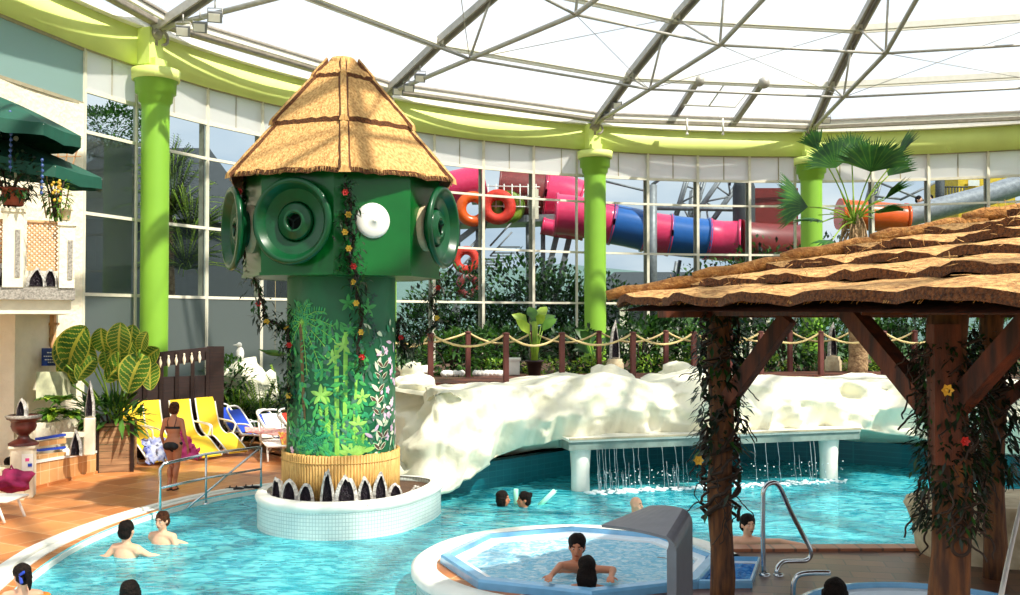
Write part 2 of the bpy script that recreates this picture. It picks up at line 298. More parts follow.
K = dict(
 band=M_('pale_green_paint', (224, 238, 136), .6, var=.03, vs=1),
 column=M_('lime_paint', (126, 176, 50), .5, var=.03, vs=1),
 frame=M_('cream_frame', (226, 220, 200), .5, var=.04),
 dframe=M_('bronze_frame', (164, 154, 128), .5, var=.08),
 steel=M_('grey_roof_steel', (178, 174, 166), .5, metal=.2, var=.06),
 gutter=M_('dark_gutter', (146, 138, 126), .5, var=.1),
 white=M_('white_paint', (235, 232, 222), .5, var=.03),
 glass=M_glass('window_glass', (.74, .79, .81), ior=1.12),
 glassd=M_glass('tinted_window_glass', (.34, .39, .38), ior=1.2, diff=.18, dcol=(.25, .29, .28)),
 roofglass=M_glass('roof_glass', (.93, .95, .97), gloss=.6, diff=.10, dcol=(.9, .95, 1)),
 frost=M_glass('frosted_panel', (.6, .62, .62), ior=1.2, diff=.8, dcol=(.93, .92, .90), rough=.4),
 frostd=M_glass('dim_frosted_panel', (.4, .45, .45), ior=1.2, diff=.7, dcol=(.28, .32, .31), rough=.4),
 stucco=M_('rough_cream_stucco', (240, 228, 202), .85, var=.04, bump=.9, bs=9, vs=2),
 cream=M_('cream_render', (236, 224, 196), .8, var=.04, bump=.15),
 deck=M_tile('terracotta_deck', (214, 144, 84), (178, 108, 58), (222, 176, 130), bw=.72, rh=.72, ms=.012, rough=.42, off=.5, var=1, rot=.5),
 wetdeck=M_tile('wet_slate_deck', (122, 78, 54), (78, 50, 38), (54, 38, 30), bw=.5, rh=.3, ms=.012, rough=.32, off=.5, var=1, rot=.2),
 coping=M_('white_coping', (236, 234, 222), .5, var=.05, vs=3),
 mosaic=M_tile('white_mosaic', (222, 230, 222), (212, 222, 216), (176, 190, 184), bw=.06, rh=.06, ms=.006, rough=.3, plane='cyl'),
 tealt=M_tile('teal_mosaic', (14, 104, 116), (10, 96, 108), (24, 116, 124), bw=.3, rh=.12, ms=.008, rough=.3, plane='xz'),
 pooltile=M_tile('pool_tile', (120, 214, 220), (105, 205, 215), (150, 225, 228), bw=.15, rh=.15, ms=.01, rough=.4),
 water=M_water('pool_water', (0, 160, 186), (120, 240, 244), .44, bs=1.9, refl=.28),
 tubwater=M_water('bubbling_water', (128, 198, 226), (214, 240, 248), .08, bs=4, bump=.5, rough=.25, foam=.97, refl=.35),
 rock=M_('cream_rock', (244, 238, 214), .9, col2=(218, 215, 190), vs=1.1, bump=1.0, bs=2.6),  # second tone: patches of shading put into the rock colour
 soil=M_('soil', (84, 60, 40), .95, bump=.5),
 thatch=M_('golden_thatch', (230, 184, 116), .9, col2=(176, 124, 66), vs=26, bump=1, bs=40, stretch=(1, 1, .14)),
 bundle=M_('reed_bundle', (204, 144, 76), .9, col2=(140, 86, 40), vs=14, bump=1, bs=40),
 thatchh=M_('rough_thatch', (230, 180, 112), .9, col2=(150, 100, 50), vs=16, bump=1, bs=40),
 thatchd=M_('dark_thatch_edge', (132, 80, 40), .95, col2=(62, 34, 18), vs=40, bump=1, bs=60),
 dgreen=M_('dark_green_enamel', (6, 92, 34), .3, var=.08, vs=1.5, coat=.12, spec=.3),
 horn=M_('green_horn', (8, 70, 36), .32, var=.08, coat=.12, spec=.3),
 hdark=M_('horn_dark', (2, 12, 8), .7, spec=.1),
 wood=M_('red_brown_timber', (110, 52, 22), .7, col2=(48, 22, 10), vs=5, stretch=(3, 3, .4), bump=.2),
 post=M_('peeled_log', (124, 76, 34), .75, col2=(56, 30, 15), vs=6, stretch=(3, 3, .5), bump=.4, bs=14),
 fence=M_('dark_red_post', (96, 44, 36), .6, var=.1),
 rope=M_('hemp_rope', (218, 194, 136), .9, bump=.5, bs=80),
 plank=M_('dark_plank', (40, 20, 15), .6, var=.25, stretch=(.4, .4, 4)),
 crate=M_('weathered_plank', (178, 138, 98), .8, col2=(120, 88, 60), vs=4, stretch=(.3, .3, 3)),
 bamboo=M_('split_bamboo', (216, 172, 98), .6, col2=(170, 126, 62), vs=14, stretch=(4, 4, .4)),
 chrome=M_('chrome', (200, 204, 206), .18, metal=1.0, var=.02),
 geode=M_('geode_shell', (208, 204, 196), .8, col2=(120, 112, 104), vs=14, bump=.6),
 amethyst=M_('amethyst', (44, 28, 44), .3, col2=(14, 8, 14), vs=30, bump=1, bs=60),
 tub=M_('blue_white_acrylic', (112, 172, 210), .25, var=.05, coat=.4),
 tubw=M_('white_acrylic', (228, 236, 240), .25, var=.02),
 plungewater=M_water('plunge_water', (30, 100, 176), (84, 160, 214), .12, refl=.3),
 spout=M_('grey_steel_spout', (118, 117, 126), .45, metal=.3, var=.05),
 skin=M_('skin', (226, 170, 136), .55, var=.05, vs=3), tan=M_('tanned_skin', (190, 120, 84), .5, var=.06, vs=3),
 hair=M_('dark_hair', (26, 17, 12), .7, spec=.15, var=.3, vs=30, bump=.6, bs=60), brownhair=M_('brown_hair', (84, 48, 28), .7, spec=.15, var=.3, vs=30, bump=.6, bs=60),
 black=M_('black_cloth', (16, 15, 18), .6), yellow=M_('yellow_mesh', (250, 204, 32), .6, var=.05, bump=.1, bs=120), blue=M_('blue_mesh', (22, 66, 180), .6, var=.06),
 red=M_('red_cloth', (222, 52, 30), .7), pink=M_('pink_cloth', (238, 84, 150), .8, var=.1), maroon=M_('maroon_cloth', (146, 22, 76), .8, var=.15),
 orange=M_('orange_vinyl', (248, 130, 24), .35), foamg=M_('mint_foam', (170, 240, 206), .6, var=.03), towelw=M_('white_towel', (238, 226, 218), .9, bump=.3), toweln=M_('navy_towel', (30, 54, 140), .9, bump=.3),
 canvas=M_('green_canvas', (6, 76, 58), .7, var=.08), terra=M_('terracotta_pot', (150, 66, 40), .6), urn=M_('maroon_urn', (90, 34, 26), .4, var=.15),
 granite=M_('granite', (176, 168, 156), .5, col2=(110, 104, 96), vs=30), stone=M_('pale_stone', (212, 196, 160), .85, col2=(170, 150, 116), vs=4, bump=.7, bs=10),
 pebble=M_('white_pebble', (240, 236, 226), .7), lattice=M_('lattice_wood', (212, 160, 112), .7), signb=M_('blue_sign', (24, 50, 120), .4), board=M_('beige_board', (206, 206, 168), .6),
 tilew=M_tile('beige_wall_tile', (222, 172, 116), (206, 150, 92), (236, 204, 160), bw=.32, rh=.32, ms=.008, plane='xz', var=1),
 sp=M_('slide_pink', (232, 58, 104), .25, var=.06, coat=.3), sb=M_('slide_blue', (36, 96, 170), .25, var=.06, coat=.3), so=M_('slide_orange', (240, 96, 30), .25, var=.06), sm=M_('slide_maroon', (128, 44, 40), .4), sg=M_('slide_grey', (150, 152, 158), .4), sy=M_('yellow_wall', (232, 192, 40), .6),
 galv=M_('galvanised_steel', (134, 136, 138), .5, metal=.3), roofg=M_('grey_slate_roof', (58, 62, 64), .7, var=.1), grass=M_('grass', (86, 112, 60), .95, col2=(60, 84, 40), vs=1), hill=M_('hazy_hill', (104, 128, 120), .95),
 bark=M_('palm_bark', (176, 146, 106), .9, col2=(112, 84, 56), vs=8, bump=1, bs=16), twig=M_('dark_vine', (52, 36, 24), .8),
 l1=M_leaf('deep_leaf', (52, 96, 32), (18, 50, 18)), l2=M_leaf('mid_leaf', (92, 140, 46), (40, 84, 26)), l3=M_leaf('lime_leaf', (178, 204, 70), (96, 140, 40)), l4=M_leaf('palm_leaf', (52, 112, 40), (16, 60, 24)), l5=M_leaf('dark_vine_leaf', (34, 52, 26), (12, 24, 12), .15),
 yv=M_leaf('yellow_leaf_edge', (206, 196, 84), (160, 160, 54)), flower=M_('yellow_flower', (226, 180, 60), .6), rflower=M_('red_flower', (200, 40, 34), .6),
)
# striped leaf for the big variegated plant
def striped():
    m = M_leaf('striped_leaf', (70, 116, 40), (26, 66, 24)); n = m.node_tree
    return m
# ================================================================ BUILDING SHELL
CC = V(11.31, 16.74, 0); RR = 22.75; A0 = 2.756; ST = .407
ZB, ZT1, ZT2, ZT3, ZT4, ZE = 10.02, 9.0, 7.99, 6.0, 4.02, 10.95
def P_(a, r, z=0.0): return V(CC.x+r*cos(a), CC.y+r*sin(a), z)
colang = lambda k: A0-ST*k
FR = [.0, .28, .51, .745, 1.0]
SILL = .55
n_w = 0
for k in range(-1, 5):
    fr = FR if k >= 0 else [.80, 1.0]
    n_w += 1
    A = [colang(k+t) for t in fr]
    m = MB()
    for i, a in enumerate(A):
        if i in (0, len(A)-1) and not (k == -1 and i == 0):      # jambs beside the columns
            s_ = -1 if i == 0 else 1
            a2 = a + s_*(.022 if k >= 0 else .002); m.bar(P_(a2, RR, SILL), P_(a2, RR, ZB), .10, .10, 0)
        else:
            m.bar(P_(a, RR, SILL), P_(a, RR, ZB), .10, .12, 0)
            m.bar(P_(a+.003, RR+.14, SILL), P_(a+.003, RR+.14, ZB), .12, .12, 1)
    for i in range(len(A)-1):
        for z in (ZT1, ZT2, ZT3, ZT4, SILL): m.bar(P_(A[i], RR, z), P_(A[i+1], RR, z), .08, .10 if z > ZT1-.1 else .08, 0)
        m.bar(P_(A[i], RR, ZB), P_(A[i+1], RR, ZB), .10, .08, 1)
        mid = (P_(A[i], RR, 0)+P_(A[i+1], RR, 0))/2
        m.bar(mid+V(0, 0, ZT1), mid+V(0, 0, ZB), .04, .05, 1)
    wf = struct(m.build('window_%d' % n_w, [K['frame'], K['dframe']]))
    for i in range(len(A)-1):
        a, b = P_(A[i], RR, 0), P_(A[i+1], RR, 0); dr = (b-a).normalized(); nr = V(dr.y, -dr.x, 0)
        for j, (z0, z1) in enumerate(((SILL, ZT4), (ZT4, ZT3), (ZT3, ZT2), (ZT2, ZT1), (ZT1, ZB))):
            p = MB(); p.slab([a+V(0, 0, z0), b+V(0, 0, z0), b+V(0, 0, z1), a+V(0, 0, z1)], nr*.02)
            mt = K['frost'] if j == 4 else K['glass']
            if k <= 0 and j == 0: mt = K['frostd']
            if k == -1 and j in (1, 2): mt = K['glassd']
            p.build('pane', mt, wf)
    if k >= 0:
        m = MB()                                                # low wall under the glass
        m.grid([[P_(colang(k)-ST*t/8, r, z) for t in range(9)] for (r, z) in ((RR-.12, -.3), (RR-.12, SILL), (RR+.12, SILL), (RR+.12, -.3))], sm=False)
        struct(m.build('wall_back' if k == 2 else 'wall_back_%d' % n_w, K['cream']))
# stucco infill left of the glass
m = MB(); sa = [colang(-.2)+.0045*0+t*.05 for t in range(0, 8)]
aS = colang(-1+.8)
sa = [aS+t*.045 for t in range(0, 9)]
m.grid([[P_(a, r, z) for a in sa] for (r, z) in ((RR-.05, -.3), (RR-.05, ZT1-.35), (RR+.3, ZT1-.35))], sm=False)
m.grid([[P_(a, RR-.05, z) for a in sa[3:]] for z in (ZT1-.36, ZB)], sm=False)
m.slab([P_(aS, RR-.05, -.3), P_(aS, RR+.3, -.3), P_(aS, RR+.3, ZT1), P_(aS, RR-.05, ZT1)], V(.01, .01, 0))
struct(m.build('wall_left', K['stucco']))
m = MB(); a, b = P_(aS, RR, 0), P_(sa[3], RR, 0)
for z in (ZT1-.35, ZB-.04): m.bar(a+V(0, 0, z), b+V(0, 0, z), .08, .08)
for p in (a, b): m.bar(p+V(0, 0, ZT1-.35), p+V(0, 0, ZB), .06, .06)
wf = struct(m.build('window_8', K['dframe']))
p = MB(); p.slab([a+V(0, 0, ZT1-.35), b+V(0, 0, ZT1-.35), b+V(0, 0, ZB), a+V(0, 0, ZB)], V(.02, .02, 0)); p.build('pane', M_glass('aqua_frosted', (.3, .4, .4), diff=.85, dcol=(.50, .70, .66), rough=.4), wf)

# green ring band, white eave, gutters
aa = [A0+.60-i*.04 for i in range(0, 62)]
m = MB(); m.grid([[P_(a, r, z) for a in aa] for (r, z) in ((RR+.3, ZB), (RR-.22, ZB), (RR-.22, ZE), (RR+.3, ZE))])
struct(m.build('trim_1', K['band']))
tn = [1]
def trim(m, mt):
    tn[0] += 1; return struct(m.build('trim_%d' % tn[0], mt))
m = MB(); m.grid([[P_(a, r, z) for a in aa] for (r, z) in ((RR-.2, ZE), (RR-.40, ZE+.02), (RR-.40, ZE+.22), (RR-.2, ZE+.24))], sm=False)
trim(m, K['white'])
NT = range(-7, 8)
na = [colang(k) for k in NT]
ZR = lambda r: 16.0-.0103*r*r
RN = 22.1
m = MB()
for i in range(len(na)):
    a, b = na[i], na[(i+1) % len(na)]
    if i == len(na)-1: b = na[0]-2*pi
    m.bar(P_(a, RN, ZR(RN)+.12), P_(b, RN, ZR(RN)+.12), .22, .14)
    m.bar(P_(a, RN-.35, ZR(RN)+.32), P_(b, RN-.35, ZR(RN)+.32), .07, .07)
    m.bar(P_(a, RN+.1, ZR(RN)+.38), P_(b, RN+.1, ZR(RN)+.38), .1, .1)
trim(m, K['gutter'])
m = MB()
for i in range(len(na)):
    a = na[i]; b = na[(i+1) % len(na)] if i < len(na)-1 else na[0]-2*pi
    m.bar(P_(a, RN-.3, ZR(RN)+.20), P_(b, RN-.3, ZR(RN)+.20), .08, .14)
    for j, r in enumerate((19.3, 16.1, 13.0, 10.0, 7.0, 4.0)):
        m.bar(P_(a, r, ZR(r)-.02), P_(b, r, ZR(r)-.02), .16, .20)
        m.bar(P_(a, r+.22, ZR(r+.22)-.02), P_(b, r+.22, ZR(r+.22)-.02), .07, .10)
trim(m, K['white'])
# roof glass
m = MB()
rs = [RN+.3, 19.3, 16.1, 13.0, 10.0, 7.0, 4.0, .3]
m.grid([[P_(a, r, ZR(r)+.16) for a in na] for r in rs], wrap=True, sm=False)
struct(m.build('ceiling', K['roofglass']))
# radial trusses
where = {0: 'behind the leftmost lime column', 1: 'rising from behind the thatched tower', 2: 'rising from the column at mid picture', 3: 'rising from the column behind the fan palm'}
for k in NT:
    a = colang(k); lb = 'grey steel roof truss ' + where[k] if k in where else 'grey steel roof truss of the dome outside the picture, over the viewer'
    t = T('roof_truss', lb, 'roof truss', P_(a, RN, ZR(RN)), 0, 'radial trusses of the glass dome')
    if k not in where:
        for q_ in ('label', 'category', 'group'): del t[q_]
        t['kind'] = 'structure'; t.name = 'trim_%d' % (60+k)
    rl = [RN, 19.3, 16.1, 13.0, 10.0, 7.0, 4.0, .3]
    m = MB(); m2 = MB()
    for i in range(len(rl)-1):
        p, q = P_(a, rl[i], ZR(rl[i])-.02), P_(a, rl[i+1], ZR(rl[i+1])-.02)
        sd = V(-sin(a), cos(a), 0)
        for s_ in (-.13, .13): m.bar(p+sd*s_, q+sd*s_, .07, .22)
        m2.bar(p+V(0, 0, .1), q+V(0, 0, .1), .16, .05)
    m.build('rafter', K['steel'], t); m2.build('rafter_capping', K['gutter'], t)
    lo = [(RN, ZR(RN)-.02), (17.87, 11.35), (13.56, 11.75), (10.6, 12.75), (7, 14.0), (3.6, 14.9), (.3, 15.3)]
    m = MB(); m.tube([P_(a, r, z) for r, z in lo], .075, 8); m.build('bottom_chord', K['steel'], t)
    for (r0, z0), (r1, z1) in ((lo[1], (19.3, 12.1)), (lo[1], (16.9, 13.05)), (lo[2], (16.1, 13.3)), (lo[2], (13.2, 14.1)), (lo[3], (13.0, 14.2)), (lo[3], (10.2, 14.9)), (lo[4], (10, 14.9)), (lo[5], (7, 15.4))):
        m = MB(); m.tube([P_(a, r0, z0), P_(a, r1, z1)], .04, 6); m.build('strut', K['steel'], t)
    m = MB(); m.sphere(P_(a, RN+.05, ZR(RN)-.12), .2, 8, 6); m.tube([P_(a, RN+.1, ZR(RN)+.3), P_(a, RN+.1, ZR(RN)-.45)], .1, 8)
    m.tube([P_(a+.012*cos(q), RN-.12, ZR(RN)-.25+.2*sin(q)) for q in [i*.5 for i in range(10)]], .04, 6)
    m.build('bearing', K['gutter'], t)
# ring tubes tying the lower chords
m = MB()
for i in range(len(na)-1):
    for (r, z) in ((17.87, 11.35), (13.56, 11.75), (10.6, 12.75)): m.tube([P_(na[i], r, z), P_(na[i+1], r, z)], .045, 6)
    m.tube([P_(na[i], 17.87, 11.35), P_(na[i+1], 16.1, ZR(16.1))], .012, 4); m.tube([P_(na[i+1], 17.87, 11.35), P_(na[i], 13.56, 11.75)], .012, 4)
trim(m, K['steel'])
# roof vent rails in the bay between the third and fourth truss
for (px0, py0, px1, py1) in ((699, 78, 671, 122), (764, 80, 733, 124)):
    m = MB(); p = W(px0, py0, d=35.2); q = W(px1, py1, d=38.2); m.bar(p, q, .22, .16); m.sphere(p-V(0, 0, .1), .22, 8, 6); trim(m, K['steel'])
m = MB(); P4 = [W(x, y, d=36.3) for x, y in ((684, 105), (735, 107), (757, 80), (738, 78))]
m.tube(P4, .035, 6); m.tube([W(709, 106, d=36.3), W(728, 79, d=35.4)], .03, 6); trim(m, K['white'])
for (px, py) in ((687, 130), (723, 130)):
    m = MB(); p = W(px, py, d=37.6); m.tube([p+V(0, 0, .45), p-V(0, 0, .12)], .04, 6); m.sphere(p-V(0, 0, .15), .06, 8, 6)
    tag(m.build('pendant_rod', K['white']), 'white rod hanging from the eave, %s of two between mid columns' % ('left' if px < 700 else 'right'), 'rod')

# lime columns
cl = {0: 'lime green round column at far left beside the stucco wall', 1: 'lime green column standing behind the thatched tower', 2: 'lime green column in the middle of the curved window wall', 3: 'lime green column behind the fan palm', 4: 'lime green column beyond the right edge, above the hut roof'}
def column(k):
    a = colang(k); c = P_(a, RR-.62, 0); t = T('round_column', cl[k], 'column', c, 0, 'columns of the curved window wall')
    r = .35 if k == 0 else .42
    m = MB(); m.lathe([(r, -.2), (r, 9.05)], c, 28); m.build('shaft', K['column'], t)
    m = MB(); m.lathe([(r, 8.9), (r+.02, 9.0), (r+.07, 9.04), (r+.09, 9.22), (r+.16, 9.26), (r+.17, 9.58), (r+.22, 9.60), (r+.24, 9.82), (r-.1, 9.84)], c, 28); m.build('capital', K['column'], t)
    m = MB(); m.lathe([(r+.205, 9.585), (r+.245, 9.59), (r+.26, 9.86), (r-.1, 9.88)], c, 28); m.build('abacus', K['band'], t)
    m = MB(); q = P_(a, RR-.42, 0); m.box(q+V(0, 0, 10.48), (.42, .50, .94), rz=a); m.box(P_(a, RR-.62, 10.0), (.36, .44, .3), rz=a); m.build('bracket', K['band'], t)
for k in range(0, 5): column(k)
# flood lights at the truss feet
def floods(k, lst, place):
    for i, (px, py, d, rz) in enumerate(lst):
        c = W(px, py, d=d)
        t = T('flood_light', 'small grey flood light, %s, %s' % (('first', 'second', 'third')[i]+' from the left', place), 'flood light', c, 0, 'flood lights on the trusses')
        m = MB(); m.box(c, (.34, .12, .26), rz=rz, M=(Matrix.Rotation(rz, 3, 'Z') @ Matrix.Rotation(.5, 3, 'X'))); m.build('housing', K['galv'], t)
        m = MB(); m.box(c+V(.0, -.07, -.04), (.27, .02, .19), M=(Matrix.Rotation(rz, 3, 'Z') @ Matrix.Rotation(.5, 3, 'X'))); m.build('lens', K['white'], t)
        m = MB(); m.tube([c+V(-.18, 0, 0), c+V(-.18, 0, .22), c+V(.18, 0, .22), c+V(.18, 0, 0)], .015, 5); m.tube([c+V(0, 0, .22), c+V(0, 0, .42)], .02, 5); m.build('bracket', K['steel'], t)
floods(0, [(183, 31, 24.2, .3), (200, 27, 24.0, .3), (215, 17, 23.6, .3)], 'by the leftmost roof node')
floods(1, [(398, 91, 32, .2), (409, 88, 31.6, .2), (420, 78, 31, .2)], 'right of the tower roof')
floods(2, [(609, 116, 36.5, 0), (617, 105, 36, 0)], 'at the middle roof node')
floods(3, [(826, 120, 38, 0)], 'above the fan palm')

# ================================================================ GROUND, DECK, POOL
PB = [(-3.0, 6.6), (-4.6, 8.2), (-5.7, 10.2), (-6.2, 12.0), (-6.52, 13.6), (-6.62, 15.0), (-6.5, 16.4), (-6.2, 17.6), (-5.75, 18.7), (-5.17, 19.5), (-4.2, 20.2), (-2.9, 20.4), (-1.9, 20.0),
      (-1.42, 19.5), (-.3, 20.4), (.89, 21.6), (2.0, 22.7), (2.96, 23.4), (4.66, 24.15), (6.2, 24.35), (8.1, 23.9), (9.65, 22.7), (10.9, 20.8), (11.5, 18.0), (10.9, 15.6), (8.6, 13.62), (5.6, 13.60), (2.9, 13.55), (1.2, 12.5), (-.2, 11.0), (-.7, 8.6), (-1.6, 7.0)]
PBs = catmull([V(x, y, 0) for x, y in PB], 4, True)
NB = len(PBs); PC = V(1.2, 16.4, 0)
far = []
for p in PBs:
    d = (p-PC).normalized()
    # ray to the circle of the building
    b = (PC-CC).dot(d); c = (PC-CC).length_squared-(RR+.2)**2; t = -b+sqrt(b*b-c); far.append(PC+d*t)
m = MB(); rows = [[p+V(0, 0, 0) for p in PBs], [(p*.5+q*.5) for p, q in zip(PBs, far)], far]
m.grid(rows, wrap=True, sm=False)
struct(m.build('floor', K['deck']))
m = MB(); m.grid([[p+V(0, 0, z) for p in PBs] for z in (-1.35, 0.0)], wrap=True, sm=False)
struct(m.build('wall_pool', K['pooltile']))
m = MB(); m.poly([p+V(0, 0, -1.35) for p in PBs]); struct(m.build('floor_pool', K['pooltile']))
m = MB(); m.poly([p+V(0, 0, -.1) for p in PBs])
wat = m.build('pool_water', K['water']); tag(wat, 'rippled turquoise water filling the large free-form pool', 'water', kind='stuff')
# white stepped coping on the left shore
cp = PBs[4*1:4*10]
def offs(L, o):
    out = []
    for i, p in enumerate(L):
        t = (L[min(i+1, len(L)-1)]-L[max(i-1, 0)]).normalized(); out.append(p+V(-t.y, t.x, 0)*o)
    return out
m = MB()
wd = [min(1, max(.35, 1.25-(p.y-12)*.10)) for p in cp]
def wo(o): return [p+(q-p)*w_ for p, q, w_ in zip(cp, offs(cp, o), wd)]
for (o0, o1, zt) in ((-.04, .14, -.03), (.15, .32, .015), (.33, .52, .05)):
    A_, B_ = wo(o0), wo(o1)
    m.grid([[p+V(0, 0, -.25) for p in A_], [p+V(0, 0, zt) for p in A_], [p+V(0, 0, zt) for p in B_], [p+V(0, 0, -.05) for p in B_]], sm=False)
trim(m, K['coping'])
# raised deck by the hot tub
RD = [(2.2, 13.55), (5.6, 13.60), (8.6, 13.62), (12.5, 13.7), (14, 8), (12, 1.5), (-.4, 1.5), (-.9, 8), (-.5, 10.5)]
m = MB(); m.prism(RD, -1.0, .25, 1, 0); struct(m.build('floor_deck', [K['wetdeck'], K['tealt']]))
m = MB()
ed = [V(2.9, 13.52, 0), V(5.6, 13.57, 0), V(8.6, 13.59, 0), V(12.4, 13.65, 0)]
m.grid([[p+V(0, dy, z) for p in ed] for dy, z in ((.06, .1), (.08, .26), (.04, .29), (-.22, .29), (-.22, .2))], sm=False)
trim(m, M_tile('brick_coping', (176, 112, 78), (150, 92, 62), (110, 76, 56), bw=.3, rh=.6, ms=.02, rough=.4))
# gardens behind the rocks (raised soil) and outdoor ground
GB = []
m = MB()
gi = [i for i, p in enumerate(PBs) if (p.y > 20.9 and p.x > .2) or (p.x > 9 and p.y > 15)]
inn = [PBs[i]+(PBs[i]-PC).normalized()*1.4 for i in gi]; out_ = [far[i]-(far[i]-PC).normalized()*.3 for i in gi]
inn = [V(-3.0, 22.6, 0), V(-1.2, 22.4, 0)]+inn; out_ = [V(-6.2, 30.6, 0), V(-2.4, 34.2, 0)]+out_
m.grid([[p+V(0, 0, 0) for p in inn], [p+V(0, 0, 1.8) for p in inn], [p+V(0, 0, 1.8) for p in out_], [p+V(0, 0, 0) for p in out_]], sm=False)
m.grid([[V(-3.0, 22.6, 0), V(-3.0, 22.6, 1.8)], [V(-6.2, 30.6, 0), V(-6.2, 30.6, 1.8)]], sm=False)
struct(m.build('floor_garden', K['soil']))
m = MB(); m.grid([[P_(a, r, -.35) for a in [i*2*pi/48 for i in range(49)]] for r in (RR+.3, 60, 300)], sm=False)
struct(m.build('floor_lawn', K['grass']))
m = MB(); rows = []
for j, (r, h) in enumerate(((150, -2), (170, 7), (200, 11), (240, 4))):
    rows.append([P_(i*pi/30, r, max(-2, h*(1+.5*sin(i*.9)+.3*sin(i*2.3))) if h > 0 else h) for i in range(31)])
m.grid(rows); struct(m.build('trim_hills', K['hill']))
# ================================================================ ROCKS
def catpts(L, n): return catmull(L, n)
# the path of the rock foot (px, depth via world), lower lip height, top height; built in plan along the pool's far shore
path = [V(-3.1, 21.9, 0), V(-2.35, 21.0, 0), V(-1.95, 19.9, 0), V(-1.75, 19.0, 0), V(-1.30, 18.9, 0), V(-.55, 19.5, 0), V(.3, 20.0, 0), V(1.2, 20.25, 0), V(2.3, 20.5, 0), V(3.5, 20.8, 0), V(4.7, 21.1, 0), V(6.0, 21.5, 0), V(7.4, 21.9, 0), V(8.8, 21.9, 0), V(10.1, 21.2, 0), V(11.2, 19.8, 0), V(12.0, 18.2, 0)]
low = [-.1, -.1, -.15, -.15, .05, .50, .80, .92, .96, .98, .98, .98, .98, .80, .55, .5, .4]       # bottom of the overhang
top = [1.85, 2.0, 1.95, 1.92, 1.90, 1.92, 1.98, 2.02, 2.12, 1.94, 2.14, 2.0, 1.98, 1.98, 1.98, 1.9, 1.8]
NP = 14
pp = catmull(path, NP)
def interp(L, i): 
    j = min(i//NP, len(L)-2); t = (i-j*NP)/NP; t = t*t*(3-2*t); return L[j]*(1-t)+L[j+1]*t
rows = []
prevo = {}
NV = 64
for iv in range(NV+1):
    v = iv/NV; row = []
    for i, p in enumerate(pp):
        t = (pp[min(i+1, len(pp)-1)]-pp[max(i-1, 0)]).normalized(); nrm = V(t.y, -t.x, 0)      # towards the pool
        lo, to = interp(low, i), interp(top, i)
        if v < .2:   # underside from the tile wall out to the lip
            s_ = v/.2; o = -1.6+1.6*s_; z = lo-.40*(1-s_)**1.5
        elif v < .72:
            s_ = (v-.2)/.52; o = .0+.25*sin(s_*pi*.9)-.55*s_**2; z = lo+(to-lo)*s_
        else:
            s_ = (v-.72)/.28; o = -.55-(3.4 if i > 4.6*NP else .35)*s_; z = to+.03*sin(s_*pi)-.14*s_
        q = p+nrm*o; q.z = z
        n1 = noise.noise(V(q.x*.8, q.y*.8, z*1.2)); n2 = noise.noise(V(q.x*2.1+9, q.y*2.1, z*2.6)); n3 = 1-abs(noise.noise(V(q.x*1.3, q.y*1.3+4, z*1.5)))*2
        amp = 1.0 if v > .2 else .35
        n4 = 1-abs(noise.noise(V(q.x*2.9+3, q.y*2.9, z*2.2)+V(n1, n2, n1)))*2; n5 = noise.noise(V(q.x*7, q.y*7, z*7)); fc = noise.cell(V(q.x*1.5+n1*.9, q.y*1.5+n2*.9, z*1.9+n1))
        dd = (n1*.30+n2*.10+n3*.26+n4*.15+n5*.012-.16)*amp
        sm_ = max(0, min(1, (v-.5)/.3)); sm_ = sm_*sm_*(3-2*sm_)
        s2_ = max(0, min(1, (v-.70)/.3)); q = q+nrm*dd*(1-.9*s2_*s2_*(3-2*s2_))+V(0, 0, (n1*.16+n2*.07+n3*.05)*(.2+.8*sm_)*(v > .2))
        if v > .2:
            oe = (q-p).dot(nrm); lim = prevo.get(i, 9)+.02
            if oe > lim: q = q-nrm*(oe-lim); oe = lim
            prevo[i] = oe
        row.append(q)
    rows.append(row)
m = MB(); m.grid(rows)
rk = m.build('rock_face', K['rock']); tag(rk, 'cream artificial rock face curving along the far shore of the pool', 'rock')
# teal mosaic wall under the overhang
m = MB(); wl = [i for i, p in enumerate(PBs) if i >= 13*4 and i <= 24*4]
m.grid([[PBs[i]-(PBs[i]-PC).normalized()*.02+V(0, 0, z) for i in wl] for z in (-1.3, .45, )], sm=False)
m.grid([[PBs[i]-(PBs[i]-PC).normalized()*(-.3)*k_+V(0, 0, .45) for i in wl] for k_ in (0, 1)], sm=False)
trim(m, K['tealt'])
def boulder(name, c, r, label, mat=None, seed=1, cat='rock', group=None):
    m = MB(); m.sphere(c, r, 18, 12, jit=.55, seed=seed); return tag(m.build(name, mat or K['rock']), label, cat, group)
boulder('boulder', V(-2.0, 19.2, .15), (.42, .5, .5), 'low cream boulder at the foot of the rock face beside the tower planter', seed=3)
boulder('boulder', W(612, 380, d=24.3), (.62, .45, .34), 'rounded cream boulder on top of the rock face under the slender geode', seed=5)
boulder('boulder', W(684, 378, d=24.6), (.62, .45, .38), 'large cream boulder on the rock rim left of the hut post', seed=9)
boulder('boulder', W(414, 384, d=22.3), (.46, .4, .22), 'cream boulder at the left end of the fence on the rock rim', seed=11)
boulder('boulder', W(412, 372, d=22.9), (.28, .25, .25), 'small cream boulder behind the left end of the rock rim', seed=12)

